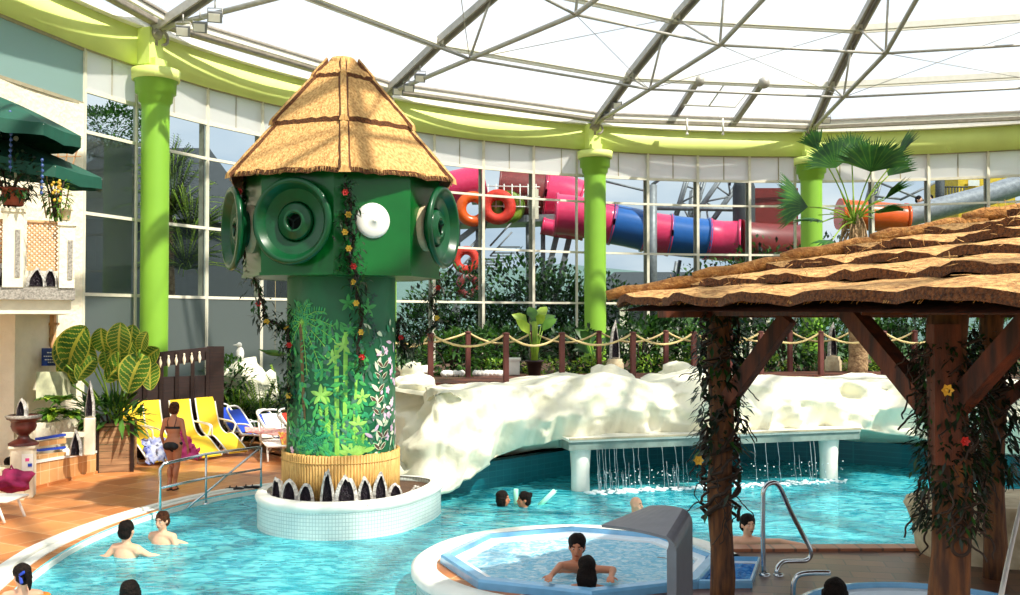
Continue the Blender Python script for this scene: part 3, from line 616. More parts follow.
# waterfall ledge
l0, l1 = V(1.2, 19.62, 0), V(7.7, 21.35, 0); dl = (l1-l0).normalized(); nl = V(-dl.y, dl.x, 0)
t = T('waterfall_ledge', 'long flat grey-white ledge spouting water over two pillars before the rocks', 'waterfall', l0)
m = MB(); m.slab([l0+V(0, 0, .93), l1+V(0, 0, .95), l1+nl*.75+V(0, 0, .97), l0+nl*.75+V(0, 0, .95)], V(0, 0, .05)); m.build('top_plate', K['coping'], t)
m = MB(); m.slab([l0+nl*.04+V(0, 0, .76), l1+nl*.04+V(0, 0, .78), l1+nl*.7+V(0, 0, .78), l0+nl*.7+V(0, 0, .76)], V(0, 0, .17)); m.build('beam', M_('ledge_concrete', (118, 136, 128), .6, var=.1), t)
m = MB(); m.bar(l0+V(0, 0, .99), l1+V(0, 0, 1.01), .05, .04); m.build('rim', K['dframe'], t)
for s_ in (.35, 6.15):
    c = l0+dl*s_+nl*.35; m = MB(); m.lathe([(.20, -1.35), (.19, .3), (.22, .76)], c, 16); m.build('pillar', K['coping'], t)
# falling water and foam
m = MB()
for i in range(46):
    s_ = .5+5.7*random.random() if i > 22 else .5+1.9*random.random(); x = l0+dl*s_-nl*.02; h0 = .78; p = []
    L = random.uniform(.3, .88)
    for k in range(6):
        u = k/5; p.append(x-nl*(.12*u)+V(random.uniform(-.012, .012), 0, h0-.88*u if L > .6 else h0-.88+L*(1-u)))
    m.tube(p, [.003+.006*random.random() for _ in p], 4)
tag(m.build('falling_water', M_glass('water_strands', (.8, .95, 1), diff=.55, dcol=(.85, .97, 1))), 'thin strands of water falling from the ledge into the pool', 'water', kind='stuff')
m = MB()
for i in range(300):
    s_ = random.uniform(.35, 6.3); y = random.gauss(0, .10); r = random.uniform(.02, .055)*(1.2-.08*s_)
    m.sphere(l0+dl*s_-nl*(.12+y)+V(0, 0, -.1+random.uniform(0, .04)), (r*1.5, r, r*.5), 6, 4)
for i in range(130):
    s_ = random.uniform(.4, 6.2); m.sphere(l0+dl*s_-nl*(.1+random.gauss(0, .12))+V(0, 0, random.uniform(-.05, .35)), random.uniform(.006, .016), 5, 4)
tag(m.build('foam', M_('foam', (244, 252, 252), .7, var=.02)), 'white foam line where the falling water meets the pool', 'foam', kind='stuff')

# ================================================================ WALKWAY AND ROPE FENCE
front = [(430.5, 383, .0), (506, 382, 0), (562, 380.5, 0), (633, 378.5, 0), (694, 377, 0), (761, 375.5, 0), (821, 374.7, 0), (884, 375, 0), (948, 376, 0)]
back = [(468, 376.7, 25.6), (533, 371, 26.6), (599, 368, 27.2), (666, 366, 27.6), (730, 364, 28.1), (790, 363, 28.2), (852, 363, 28.2), (915, 364, 28)]
ZF = 1.90
fp = [W(x, y, z=ZF) for x, y, _ in front]; bp_ = [V(*(W(x, y, d=d).xy), ZF) for x, y, d in back]
m = MB()
def beamline(P, wz=.16):
    for i in range(len(P)-1): m.bar(P[i]+V(0, -.02, -.08), P[i+1]+V(0, -.02, -.08), .14, wz)
beamline(fp); trim(m, K['wood'])
m = MB(); 
for i in range(len(fp)-1):
    q0, q1 = bp_[min(i, len(bp_)-1)], bp_[min(i+1, len(bp_)-1)]
    if (q1-q0).length < .1: continue
    m.slab([fp[i]-V(0, 0, .04), fp[i+1]-V(0, 0, .04), q1-V(0, 0, .04), q0-V(0, 0, .04)], V(0, 0, .03))
struct(m.build('floor_walkway', K['wood']))
wh = ['at the left end, above the cliff edge', 'second from the left', 'right of the banana plant', 'right of the slender geode', 'hidden partly by the front hut post', 'between the hut posts, left one', 'between the hut posts, right one', 'behind the hut brace', 'behind the thick hut post']
def post(p, lab, grp):
    t = T('fence_post', lab, 'fence post', p-V(0, 0, .1), 0, grp)
    m = MB(); m.box(p+V(0, 0, .52), (.13, .13, 1.25), rz=.2, bev=.015); m.build('shaft', K['fence'], t)
    m = MB(); m.lathe([(.03, 1.05), (.045, 1.12), (.09, 1.15), (.085, 1.18), (.0, 1.2)], p, 10); m.build('cap', K['fence'], t)
for i, p in enumerate(fp): post(p, 'dark red front rope fence post, '+wh[i], 'front rope fence posts')
wb = ['behind the first two front posts', 'left of the potted banana plant', 'left of the slender geode', 'right of the slender geode', 'left of the hut brace', 'in the middle of the hut opening', 'left of the palm trunk', 'beyond the thick hut post']
for i, p in enumerate(bp_): post(p, 'dark red back rope fence post, '+wb[i], 'back rope fence posts')
def rope(P, sag, lab):
    m = MB()
    for i in range(len(P)-1):
        a, b = P[i]+V(0, 0, 1.16), P[i+1]+V(0, 0, 1.16)
        m.tube([a.lerp(b, t/10)-V(0, 0, sag*4*(t/10)*(1-t/10)) for t in range(11)], .028, 6)
    return tag(m.build('rope', K['rope']), lab, 'rope')
rope([W(392, 383, z=ZF)]+fp, .30, 'beige rope sagging between the front posts of the walkway fence')
rope([V(-4.0, 24.6, ZF)]+bp_, .30, 'beige rope sagging between the back posts of the walkway fence')
# ================================================================ THATCHED TOWER
TX, TY = -2.93, 16.9; TC = V(TX, TY, 0)
FACE = atan2(-TY, -TX)                       # direction towards the viewer
tw = T('thatched_tower', 'green painted tower with octagonal drum, mural column and conical thatched roof standing in the pool', 'tower', TC)
# white mosaic planter with a lobe to the right
ring = []
for i in range(48):
    a = 2*pi*i/48; ring.append(V(1.41*cos(a), 1.41*sin(a), 0))
lob = []
for p in ring:
    q = p.copy()
    if q.x > 0 and q.y > -.4: q.x += 0.40*min(1, (q.y+.4)/.9)*(q.x/1.47); q.y += .45*min(1, (q.y+.4)/.9)*(q.x/1.58)
    lob.append(q)
m = MB(); m.grid([[TC+p*k+V(0, 0, z) for p in lob] for k, z in ((1.0, -1.3), (1.0, .34), (1.012, .38), (1.02, .42), (1.0, .475), (.93, .49), (.90, .485), (.89, .40))], wrap=True)
m.poly([TC+p*.9+V(0, 0, .41) for p in lob], 1)
m.build('planter_base', [K['mosaic'], K['soil']], tw)
m = MB(); m.grid([[TC+p*k+V(0, 0, z) for p in lob] for k, z in ((1.004, .33), (1.022, .37), (1.03, .42), (1.01, .48), (.94, .495), (.89, .49))], wrap=True)
m.build('planter_rim', K['coping'], tw)
# mural column
CR = .93
def mp2(x, y): 
    s_ = max(-.995, min(.995, (x-342)/55.5)); return math.asin(s_)*CR, 3.44+(318-y)*15.99/970
def cyl(s_, z, o=.006): a = FACE+s_/CR; return V(TX+(CR+o)*cos(a), TY+(CR+o)*sin(a), z)
m = MB(); m.lathe([(CR, .3), (CR, 4.3)], TC, 56)
lay = [0]
def shp(pts, mi):
    lay[0] = (lay[0]+1) % 12; o = .004+.0012*lay[0]
    c = (sum(p[0] for p in pts)/len(pts), sum(p[1] for p in pts)/len(pts))
    vs = [cyl(c[0], c[1], o+.004)]+[cyl(p[0], p[1], o) for p in pts]; n = len(pts)
    m.add(vs, [(0, 1+i, 1+(i+1) % n) for i in range(n)], mi)
def lf(s_, z, a, L, wd, mi, n=8):
    pts = []
    for i in range(n+1):
        t = i/n; w_ = wd*sin(pi*t)**.8*(1-.3*t); pts.append((t*L, w_/2))
    for i in range(n-1, 0, -1):
        t = i/n; w_ = wd*sin(pi*t)**.8*(1-.3*t); pts.append((t*L, -w_/2))
    shp([(s_+cos(a)*u-sin(a)*v, z+sin(a)*u+cos(a)*v) for u, v in pts], mi)
def band(P, wd, mi):
    for (a, b) in zip(P[:-1], P[1:]):
        dx, dz = b[0]-a[0], b[1]-a[1]; L = sqrt(dx*dx+dz*dz) or 1; nx, nz = -dz/L*wd/2, dx/L*wd/2
        shp([(a[0]+nx, a[1]+nz), (b[0]+nx, b[1]+nz), (b[0]-nx, b[1]-nz), (a[0]-nx, a[1]-nz)], mi)
rd = random.Random(3)
# faint jungle background
for i in range(520):
    x = rd.uniform(289, 396); y = rd.uniform(325, 458) if i % 3 else rd.uniform(405, 458); s_, z = mp2(x, y)
    lf(s_, z, rd.uniform(0, 2*pi), rd.uniform(.08, .2), rd.uniform(.04, .09), rd.choice((1, 2, 2, 9) if x < 370 else (9, 1, 9, 8, 11)))
# palm
tr = [mp2(x, y) for x, y in ((306, 420), (305, 395), (304, 365), (303, 340), (302, 322))]; band(tr, .07, 5)
for k in range(14):
    t = k/13; y = 418-90*t; s_, z = mp2(305-2*t, y); band([(s_-.04, z), (s_+.04, z)], .012, 7)
cx, cz = mp2(303, 322)
for a in (-.9, -.45, -.05, .35, .8, 1.3, 1.8, 2.4, 2.9, 3.4, 3.9, -1.35):
    L = .62
    for k in range(10):
        t = (k+1)/10; bx = cx+cos(a)*L*t; bz = cz+sin(a)*L*t-.28*t*t
        for s2 in (1, -1): lf(bx, bz, a-.5*t+s2*1.0, .13*(1-.4*t), .03, 1 if (k+int(a*9)) % 2 else 2)
    band([(cx+cos(a)*L*t, cz+sin(a)*L*t-.28*t*t) for t in (0, .33, .66, 1)], .012, 3)
# lime bamboo
for x0, x1, y1, w_ in ((338, 337, 345, .075), (345, 346, 332, .07), (353, 356, 380, .045)):
    band([mp2(x0+(x1-x0)*t/6, 456-(456-y1)*t/6) for t in range(7)], w_, 3)
    for t in range(1, 9):
        s_, z = mp2(x0+(x1-x0)*t/9, 456-(456-y1)*t/9); band([(s_-w_/2, z), (s_+w_/2, z)], .012, 2)
def star(x, y, r, mi, n=5, a0=.3):
    s_, z = mp2(x, y)
    for k in range(n): lf(s_, z, a0+k*2*pi/n, r, r*.45, mi)
for x, y, r, mi in ((344, 345, .17, 4), (333, 358, .15, 4), (348, 303, .16, 2), (367, 308, .18, 2), (350, 330, .15, 2), (322, 395, .19, 4), (326, 395, .15, 3), (362, 398, .16, 4), (358, 425, .17, 4), (350, 368, .14, 2)): star(x, y, r, mi)
for x, y in ((328, 335), (320, 372), (325, 418), (333, 430), (360, 440)):
    s_, z = mp2(x, y)
    for k in range(7):
        for s2 in (1, -1): lf(s_+.02*s2, z+k*.045-.15, s2*.9 if s2 > 0 else pi-.9, .10, .045, 3 if y > 410 else 2)
# ferns low left, lime shrub low right
for (x, y) in ((300, 440), (318, 446), (310, 452)):
    s_, z = mp2(x, y)
    for a in (.3, .7, 1.1, 1.57, 2.0, 2.5, 2.9):
        for k in range(9):
            t = (k+1)/9; bx = s_+cos(a)*.4*t; bz = z+sin(a)*.4*t-.1*t*t
            for s2 in (1, -1): lf(bx, bz, a+s2*1.1, .07*(1.1-t), .02, 1)
for (x, y) in ((362, 452), (352, 455)):
    s_, z = mp2(x, y)
    for a in (.2, .7, 1.2, 1.7, 2.3, 2.8): lf(s_, z, a, .26, .09, 4)
# brown outlined leaves
st = [mp2(x, y) for x, y in ((377, 455), (383, 430), (377, 405), (384, 380), (375, 350))]; band(st, .012, 6)
for k in range(9):
    t = k/8; y = 452-95*t; x = 380+3*sin(t*9); s_, z = mp2(x, y)
    for s2 in (0, 1):
        a = .7 if s2 else pi-.7; lf(s_, z, a, .20, .085, 8); lf(s_+.01*(1 if s2 else -1), z+.008, a, .17, .06, 6)
for k in range(9):
    t = k/8; s_, z = mp2(371+4*sin(t*7), 344-48*t)
    for a in (0.2, 1.4, 2.7, 4): lf(s_, z, a, .07, .04, 10)
for x, y in ((390, 362), (391, 374), (388, 392), (392, 405), (389, 418), (392, 432), (294, 452), (292, 432), (387, 440), (386, 352), (395, 385)):
    s_, z = mp2(x, y)
    for k in range(5): lf(s_, z, k*1.257, .075, .06, 11)
mats = [M_('mural_green', (10, 96, 56), .45, var=.15, vs=1.5), M_('mural_fern', (40, 150, 96), .5), M_('mural_leaf', (70, 166, 80), .5), M_('mural_lime', (140, 200, 76), .5), M_('mural_pale', (160, 212, 96), .5),
        M_('mural_trunk', (104, 84, 46), .6), M_('mural_brown', (96, 62, 44), .6), M_('mural_dark', (34, 46, 22), .6), M_('mural_outline', (222, 226, 190), .6), M_('mural_mist', (70, 116, 92), .6), M_('mural_grey', (44, 76, 64), .6), M_('mural_pink', (226, 188, 208), .6)]
m.build('mural_column', mats, tw)
# split bamboo skirt
m = MB()
for i in range(118):
    a = 2*pi*i/118; r = .985; h = 1.17+.02*rd.random(); m.tube([TC+V(r*cos(a), r*sin(a), .38), TC+V(r*cos(a), r*sin(a), h)], .028, 6)
for z in (.50, 1.05):
    m.tube([TC+V(1.015*cos(2*pi*i/60), 1.015*sin(2*pi*i/60), z) for i in range(60)], .006, 4, closed=True)
m.build('bamboo_skirt', K['bamboo'], tw)
# octagonal drum
N0 = -27.0; DR = 1.69; Z0, Z1 = 4.13, 5.86
oc = [FACE+R_(N0+22.5+45*i) for i in range(8)]
m = MB(); P = [TC+V(DR*cos(a), DR*sin(a), 0) for a in oc]
for i in range(8):
    a, b = P[i], P[(i+1) % 8]; m.poly([a+V(0, 0, Z0), b+V(0, 0, Z0), b+V(0, 0, Z1), a+V(0, 0, Z1)])
m.poly([p+V(0, 0, Z0) for p in reversed(P)]); m.poly([p+V(0, 0, Z1) for p in P])
m.build('drum', K['dgreen'], tw)
m = MB()
for i in range(8):
    a, b = P[i]+(P[i]-TC)*.006, P[(i+1) % 8]+(P[(i+1) % 8]-TC)*.006
    m.bar(a+V(0, 0, Z0+.02), b+V(0, 0, Z0+.02), .03, .05)
m.build('drum_rim', K['dgreen'], tw)
# horns
def frame(az):
    X = V(cos(az), sin(az), 0); Zv = V(0, 0, 1); Y = Zv.cross(X)
    return Matrix((Y, Zv, X)).transposed()
ap = DR*cos(pi/8)
for j, (da, lbz) in enumerate(((0, 4.97), (90, 4.97), (-45, 4.92), (180, 4.97))):
    az = FACE+R_(N0+da); Mx = frame(az); c = TC+V(cos(az)*ap, sin(az)*ap, lbz); o = .0 if da == 0 else .17
    h = MB(); q = o
    h.lathe([(.34, 0), (.30, q*.5+.02), (.34, q+.04), (.60, q+.10), (.68, q+.12), (.70, q+.16), (.68, q+.20), (.62, q+.21), (.60, q+.19), (.57, q+.13), (.52, q+.08), (.505, q+.02)], c, 40, M=Mx)
    hb = h.build('horn', K['horn'], tw)
    h = MB(); h.lathe([(.515, q+.022), (.24, q+.012), (.0, q+.012)], c, 32, M=Mx); h.build('horn_throat', K['hdark'], hb)
    h = MB(); h.lathe([(.30, q+.02), (.30, q+.06), (.27, q+.09), (.20, q+.09), (.18, q+.12), (.14, q+.12), (.12, q+.06), (.12, q+.03)], c, 28, M=Mx); h.build('horn_core', K['horn'], hb)
    h = MB()
    for k in range(3):
        a = k*2*pi/3+.5; h.bar(c+Mx@V(0, 0, q+.10), c+Mx@V(cos(a)*.13, sin(a)*.13, q+.12), .02, .02)
    h.build('horn_spokes', K['hdark'], hb)
    if da == 90 or da == -45:
        h = MB(); h.lathe([(.40, 0), (.40, .06), (.36, .09), (.0, .09)], c, 24, M=Mx); h.build('horn_mount', K['stone'], tw)
az = FACE+R_(N0+45); c = TC+V(cos(az)*ap, sin(az)*ap, 5.00)
h = MB(); h.lathe([(.285, 0), (.285, .02), (.275, .035), (.24, .06), (.15, .085), (.035, .095), (.03, .11), (.0, .11)], c, 28, M=frame(az)); h.build('dome_lamp', K['white'], tw)
# thatch roof: three overlapping tiers of hexagonal panels
tips = 6; RA = [FACE+R_(60*i+1) for i in range(6)]
def rz(r, o=0): return 5.80+(2.10-r)*1.12+o
def tier(r0, r1, o0, o1, thk, nm, over):
    for i in range(6):
        a, b = RA[i], RA[(i+1) % 6]; A_, B_ = V(cos(a), sin(a), 0), V(cos(b), sin(b), 0)
        NU, NVv = 16, 10; top_, bot = [], []
        for v in range(NVv+1):
            r = r0+(r1-r0)*v/NVv; o = o0+(o1-o0)*v/NVv; rt, rb = [], []
            for u in range(NU+1):
                t = u/NU; p = TC+A_*(r*(1-t))+B_*(r*t); bul = 1+.02*sin(pi*t); jit = noise.noise(V(p.x*9, p.y*9, r*9+i))*.022
                q = TC+(p-TC)*bul; zz = rz(r, o)+jit
                if v == 0: zz -= abs(noise.noise(V(p.x*30, p.y*30, i)))*.06
                rt.append(V(q.x, q.y, zz)); rb.append(V(q.x, q.y, zz-thk))
            top_.append(rt); bot.append(rb)
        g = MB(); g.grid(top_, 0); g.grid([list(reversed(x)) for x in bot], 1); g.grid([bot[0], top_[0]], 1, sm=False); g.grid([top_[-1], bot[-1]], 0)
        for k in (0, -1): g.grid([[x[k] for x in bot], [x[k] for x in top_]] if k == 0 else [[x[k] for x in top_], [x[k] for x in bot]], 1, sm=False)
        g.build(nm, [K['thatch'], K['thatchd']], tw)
tier(2.06, 1.05, -.04, -.02, .08, 'thatch_panel', 0)
tier(1.34, .42, .07, .05, .10, 'thatch_panel', 0)
tier(.60, .20, .14, .02, .11, 'thatch_cap', 0)
for i in range(6):
    a = RA[i]; D = V(cos(a), sin(a), 0); sd = V(-sin(a), cos(a), 0); g = MB()
    for (r0, r1, o, w0) in ((2.12, 1.2, .0, .065), (1.37, .45, .11, .055), (.61, .32, .15, .045)):
        rows = []
        for k in range(7):
            r = r0+(r1-r0)*k/6; c = TC+D*r; rows.append([c+sd*x*w0+V(0, 0, rz(r, o)-zz+.012*noise.noise(V(r*9, i, x))) for x, zz in ((-1.5, .10), (-.9, .02), (0, -.01), (.9, .02), (1.5, .10))])
        g.grid([r[:2] for r in rows], 1); g.grid([r[1:4] for r in rows]); g.grid([r[3:] for r in rows], 1); g.poly([rows[0][j] for j in range(5)])
    g.build('ridge_roll', [K['thatch'], K['thatchd']], tw)
g = MB(); g.lathe([(.26, 7.80), (.25, 7.92), (.20, 7.98), (.0, 7.99)], TC, 10); g.build('finial', K['thatch'], tw)
for i in range(6):       # loose straw ends at the eave
    pass
g = MB(); rr = random.Random(5)
for k in range(500):
    a = rr.uniform(0, 2*pi); i = int(((a-RA[0]) % (2*pi))/(pi/3)); a0_ = RA[i]+pi/6
    r = 2.06*cos(pi/6)*1.01/cos(((a-a0_+pi) % (2*pi))-pi); p = TC+V(cos(a)*r, sin(a)*r, 5.78); q = p+V(cos(a)*.04, sin(a)*.04, -.03-.05*rr.random()); g.tube([p+V(0, 0, .03), q], .004, 3)
sw = g.build('straw_ends', K['thatch'], tw); sw['kind'] = 'stuff'
# geodes around the skirt
gd = [(276, 452, 496, 15), (292, 462, 500, 17), (307, 464, 500, 16), (329, 468, 500, 13), (348, 473, 499, 21), (365, 473, 499, 14), (380, 471, 499, 14), (394, 482, 496, 14)]
gd = [(279, 474, 497, 12), (292, 478, 500, 17), (308, 479, 500, 15), (329, 467, 500, 13), (347, 473, 500, 21), (365, 474, 499, 14), (380, 471, 498, 14), (395, 481, 495, 15)]
gl = ['first from the left', 'second from the left', 'third from the left', 'fourth and slimmest', 'fifth, the widest', 'sixth from the left', 'seventh from the left', 'eighth, at the right end']
def geode(c, h, w_, az, label, group=None, slim=0, split=False):
    """a split hollow stone standing upright, its dark crystal side towards az"""
    t = T('geode', label, 'geode', c, 0, group)
    Mx = frame(az); sh = MB(); n = 20; out, inn, bk = [], [], []
    for i in range(n+1):
        u = i/n; a = pi*u; x = -cos(a)*w_/2*(1+.1*noise.noise(V(u*5, c.x*9, 1))); y = (sin(a)**(.65 if not slim else .8))*h*(1+.22*noise.noise(V(u*5, c.x*5, 3)))
        xx = x*(1-.35*(y/h)**2)
        out.append((xx, y)); inn.append((xx*.66, .04*h+y*.82)); bk.append((xx*.8, y*.86))
    R0 = [c+Mx@V(x, y, 0) for x, y in out]; R1 = [c+Mx@V(x, y, .03) for x, y in inn]; R2 = [c+Mx@V(x, y, -.10) for x, y in bk]; R3 = [c+Mx@V(x*.8, y, -.03) for x, y in inn]
    sh.grid([R1, R0]); sh.grid([R0, R2]); sh.poly(list(reversed(R2))); sh.poly([R0[0], R1[0], R1[-1], R0[-1]]); sh.poly([R2[0], R0[0], R0[-1], R2[-1]])
    sh.build('shell', K['geode'], t)
    g = MB(); g.grid([R1, R3]); g.poly(R3+[], 0)
    for k in range(40):
        i = random.randrange(1, n); f_ = random.random(); x, y = inn[i]; p = c+Mx@V(x*f_, y*random.uniform(.3, .95), -.02); g.sphere(p, (.012, .012, .018), 5, 3, sm=False)
    g.build('crystals', K['amethyst'], t)
    return t
for (x, yt, yb, w_), lb in zip(gd, gl):
    th = math.asin(max(-.97, min(.97, (x-342)/72.0))); az = FACE+th; c = TC+V(cos(az)*1.20, sin(az)*1.20, .43)
    sc = (c.y)/970; geode(c, (yb-yt)*sc+.02, w_*sc*1.15, az*.5+FACE*.5, 'grey split geode at the bamboo skirt of the tower, '+lb, 'geodes around the tower foot', slim=(w_ < 14))
for k, (x, y) in enumerate(((404, 487), (409, 489), (415, 490), (421, 489), (428, 488))):
    th = math.asin(min(.98, (x-342)/95.0)); az = FACE+th; c = W(x, y, z=.45) if False else TC+V(1.32+.08*k, -.35+.15*k, .45)
m = MB()
for k in range(60):
    a = FACE+R_(random.uniform(-100, 110)); r = random.uniform(1.22, 1.4); m.sphere(TC+V(cos(a)*r, sin(a)*r, .43), random.uniform(.02, .05), 6, 4, jit=.5, seed=k)
tag(m.build('gravel', K['geode']), 'small grey gravel lying in the tower planter between the geodes', 'gravel', kind='stuff')
# vines with flowers
def vine(P, label, nl=60, r=.02, fl=5, leafL=.12, parent=None, seed=0, spread=.12, cat='vine'):
    rr = random.Random(seed); P = catmull(P, 6); v = T('hanging_vine', label, cat, P[0])
    g = MB()
    for k in range(3): g.tube([p+V(rr.uniform(-.03, .03), rr.uniform(-.03, .03), rr.uniform(-.03, .03)) for p in P], r*rr.uniform(.5, 1), 5)
    g.build('stem', K['twig'], v)
    g = MB()
    for k in range(nl):
        p = P[rr.randrange(len(P))]+V(rr.gauss(0, spread*.5), rr.gauss(0, spread*.5)-.03, rr.gauss(0, spread*.5)); g.leaf(p, V(rr.uniform(-1, 1), rr.uniform(-1, .5), rr.uniform(-1, .5)), leafL*rr.uniform(.6, 1.4), leafL*.4, mi=rr.choice((0, 0, 1)), seg=1)
    g.build('foliage', [K['l5'], K['l1']], v)
    if fl:
        for k in range(fl):
            p = P[int((k+.5)/fl*len(P))]+V(rr.uniform(-.06, .06), -.10, 0); g = MB()
            for j in range(6): a = j*pi/3; g.leaf(p, V(cos(a), -.5, sin(a)), .065, .05, nrm=V(0, -1, 0), droop=0)
            g.sphere(p+V(0, -.02, 0), .02, 6, 4); g.build('flower', K['flower'] if k % 4 else K['rflower'], v)
    return v
def VP(L, d): return [W(x, y, d=d) for x, y in L]
vine(VP([(346, 184), (350, 205), (346, 225), (354, 240), (349, 258), (356, 275)], 15.22)+VP([(356, 290), (362, 318), (358, 345), (362, 365)], 15.85), 'flowering vine hanging down the middle of the green drum and column', 420, fl=9, seed=1, spread=.15)
vine(VP([(246, 182), (243, 205), (252, 228), (245, 250), (252, 272), (262, 300), (266, 318), (282, 326), (292, 330)], 16.6), 'long flowering vine hanging from the left eave of the tower', 460, fl=7, seed=2, spread=.17)
vine(VP([(292, 316), (288, 345), (296, 370), (288, 395), (294, 405)], 16.4), 'dark leafy vine clinging to the left edge of the mural column', 420, fl=2, seed=3, spread=.22)
vine(VP([(437, 268), (440, 288), (430, 300), (437, 318), (424, 335), (408, 345), (400, 352)], 17.4), 'flowering vine hanging below the right horn of the tower', 320, fl=3, seed=4, spread=.16)
vine(VP([(400, 318), (398, 330), (403, 345), (408, 358)], 17.2), 'dark bunch of leaves beside the right edge of the mural column', 280, fl=1, seed=5, spread=.2)
# ================================================================ THATCHED HUT (right)
hut = T('thatched_hut', 'open timber hut with shingled thatch roof and vine-wrapped posts at the right', 'hut', V(4.6, 8.9, .25))
L_ = V(1.06, 9.55, 3.53); EN = V(2.72, 4.0, 3.475); AP = V(6.3, 8.9, 4.66)
P1, P2, P3 = V(2.36, 10.9, 0), V(2.89, 6.4, 0), V(5.95, 11.98, 0)
BK = V(5.4, 14.3, 3.55)
# roof rows on the front face: strips parallel to the eave, each with a wavy thick lower edge
def face_rows(E0, E1, A, n, nm, flip=False, seed=0):
    hgt = 1.0
    for k in range(n):
        v0, v1 = k/n*.98, min(1, (k+1.55)/n)
        rows_t, rows_b = [], []; NU = 46; 
        for j in range(7):
            v = v0+(v1-v0)*j/6; rt, rb = [], []
            lift = .07*(1-j/6)+.02
            for i in range(NU+1):
                u = i/NU; a = E0.lerp(A, v); b = E1.lerp(A, v); p = a.lerp(b, u)
                uu = u*(1-v)
                wav = (abs(sin((u*(E1-E0).length*(1-v0)+v0*(E1-E0).length*.5)*3.1+k*pi/2))**.7)*.085*(1, .85, .6, .35, .2, .1, 0)[j]
                dn = (E0+E1-A*2); dn.z = 0; dn.normalize()
                q = p+V(0, 0, lift+.03*noise.noise(V(p.x*3, p.y*3, k))+wav*.5)+dn*wav*1.1
                if j == 0: q += V(0, 0, -abs(noise.noise(V(p.x*25, p.y*25, k)))*.04)
                rt.append(q); rb.append(q-V(0, 0, .07))
            rows_t.append(rt); rows_b.append(rb)
        g = MB()
        if flip: rows_t = [list(reversed(r)) for r in rows_t]; rows_b = [list(reversed(r)) for r in rows_b]
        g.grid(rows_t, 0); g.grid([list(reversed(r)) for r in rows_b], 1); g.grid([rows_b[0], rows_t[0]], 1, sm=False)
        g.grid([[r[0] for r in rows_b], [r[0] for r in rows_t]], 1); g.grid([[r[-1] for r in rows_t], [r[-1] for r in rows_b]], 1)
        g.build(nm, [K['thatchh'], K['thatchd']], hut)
face_rows(L_, EN, AP, 7, 'thatch_row')
face_rows(L_, BK, AP, 5, 'thatch_row', flip=True)
# underside boards
g = MB(); g.poly([L_-V(0, 0, .02), AP-V(0, 0, .1), EN-V(0, 0, .02)]); g.poly([L_-V(0, 0, .02), BK-V(0, 0, .02), AP-V(0, 0, .1)]); g.poly([EN, AP-V(0, 0, .1), V(9.5, 4.5, 3.6)]); g.poly([BK, V(10.5, 13, 3.6), AP-V(0, 0, .1)]); g.poly([V(9.5, 4.5, 3.6), AP-V(0, 0, .1), V(10.5, 13, 3.6)])
g.build('roof_lining', K['wood'], hut)
g = MB(); g.slab([EN+V(0, 0, .02), V(9.5, 4.5, 3.62), AP+V(0, 0, .02)], V(0, 0, .06)); g.slab([V(9.5, 4.5, 3.62), V(10.5, 13, 3.62), AP], V(0, 0, .06)); g.slab([V(10.5, 13, 3.62), BK, AP], V(0, 0, .06))
g.build('thatch_slope', K['thatchh'], hut)
# ridge bundles up the hip
hp = [L_.lerp(AP, t) for t in (-.02, .11, .13, .27, .29, .44, .42, .60, .58, .77, .75, .95)]
for i in range(6):
    a, b = L_.lerp(AP, i*.16-.01), L_.lerp(AP, i*.16+.19); lift = V(-.05, .06, .09)
    g = MB(); pts = [a.lerp(b, t/6)+lift+V(0, 0, .05*(1-t/6)+.015*sin(t*2)) for t in range(7)]
    g.tube(pts, [.05, .062, .066, .065, .062, .06, .05], 10); g.build('ridge_bundle', K['bundle'], hut)
g = MB(); rr = random.Random(8)
for k in range(160):
    u, v = rr.random(), rr.random()*.7; p = L_.lerp(AP, v).lerp(EN.lerp(AP, v), u)+V(0, 0, .16); d = V(rr.uniform(-1, 1), rr.uniform(-1, 1), rr.uniform(-.2, .6)).normalized(); g.tube([p, p+d*rr.uniform(.05, .16)], .003, 3)
for k in range(260):
    u = rr.random(); p = L_.lerp(EN, u)+V(0, 0, .07); d = V(-.7, -.3, -.8).normalized(); g.tube([p, p+d*rr.uniform(.02, .055)], .003, 3)
so_ = g.build('straw_ends', K['thatchh'], hut); so_['kind'] = 'stuff'
# posts
def hpost(p, r, nm='post'):
    g = MB(); g.tube([V(p.x+.02*sin(i*1.3), p.y, .2+i*.34) for i in range(11)], [r*(1+.05*sin(i*2.1)) for i in range(11)], 14); return g.build(nm, K['post'], hut)
hpost(P1, .135); hpost(P2, .125); hpost(P3, .135); hpost(V(9.6, 9.0, 0), .16); hpost(V(7.6, 5.2, 0), .16)
def beam(a, b, w_=.16, h=.18): g = MB(); g.bar(a, b, w_, h); g.build('beam', K['wood'], hut)
beam(P1+V(-.1, .5, 3.505), P2+V(.06, -2.2, 3.505), .14, .09); beam(P1+V(-.7, -.2, 3.49), P3+V(.8, .3, 3.49), .14, .09); beam(P2+V(-.5, .2, 3.505), V(8.6, 4.6, 3.505), .14, .09); beam(P3+V(0, 0, 3.49), V(9.6, 9, 3.49), .14, .09)
def brace(a, b, w_=.16): g = MB(); g.bar(a, b, w_, w_); g.build('brace', K['wood'], hut)
brace(W(722, 408, d=10.85), W(788, 318, d=10.3)); brace(W(930, 408, d=6.5), W(846, 306, d=7.3), .13); brace(W(948, 415, d=6.35), W(1050, 300, d=5.7), .13)
brace(P3+V(0, 0, 2.3), P3+V(-.9, -.4, 3.35)); brace(P3+V(0, 0, 2.3), P3+V(.9, -.7, 3.35))
g = MB(); g.box(P2+V(-.09, -.13, 2.95), (.17, .12, .9)); g.build('strut', K['wood'], hut)
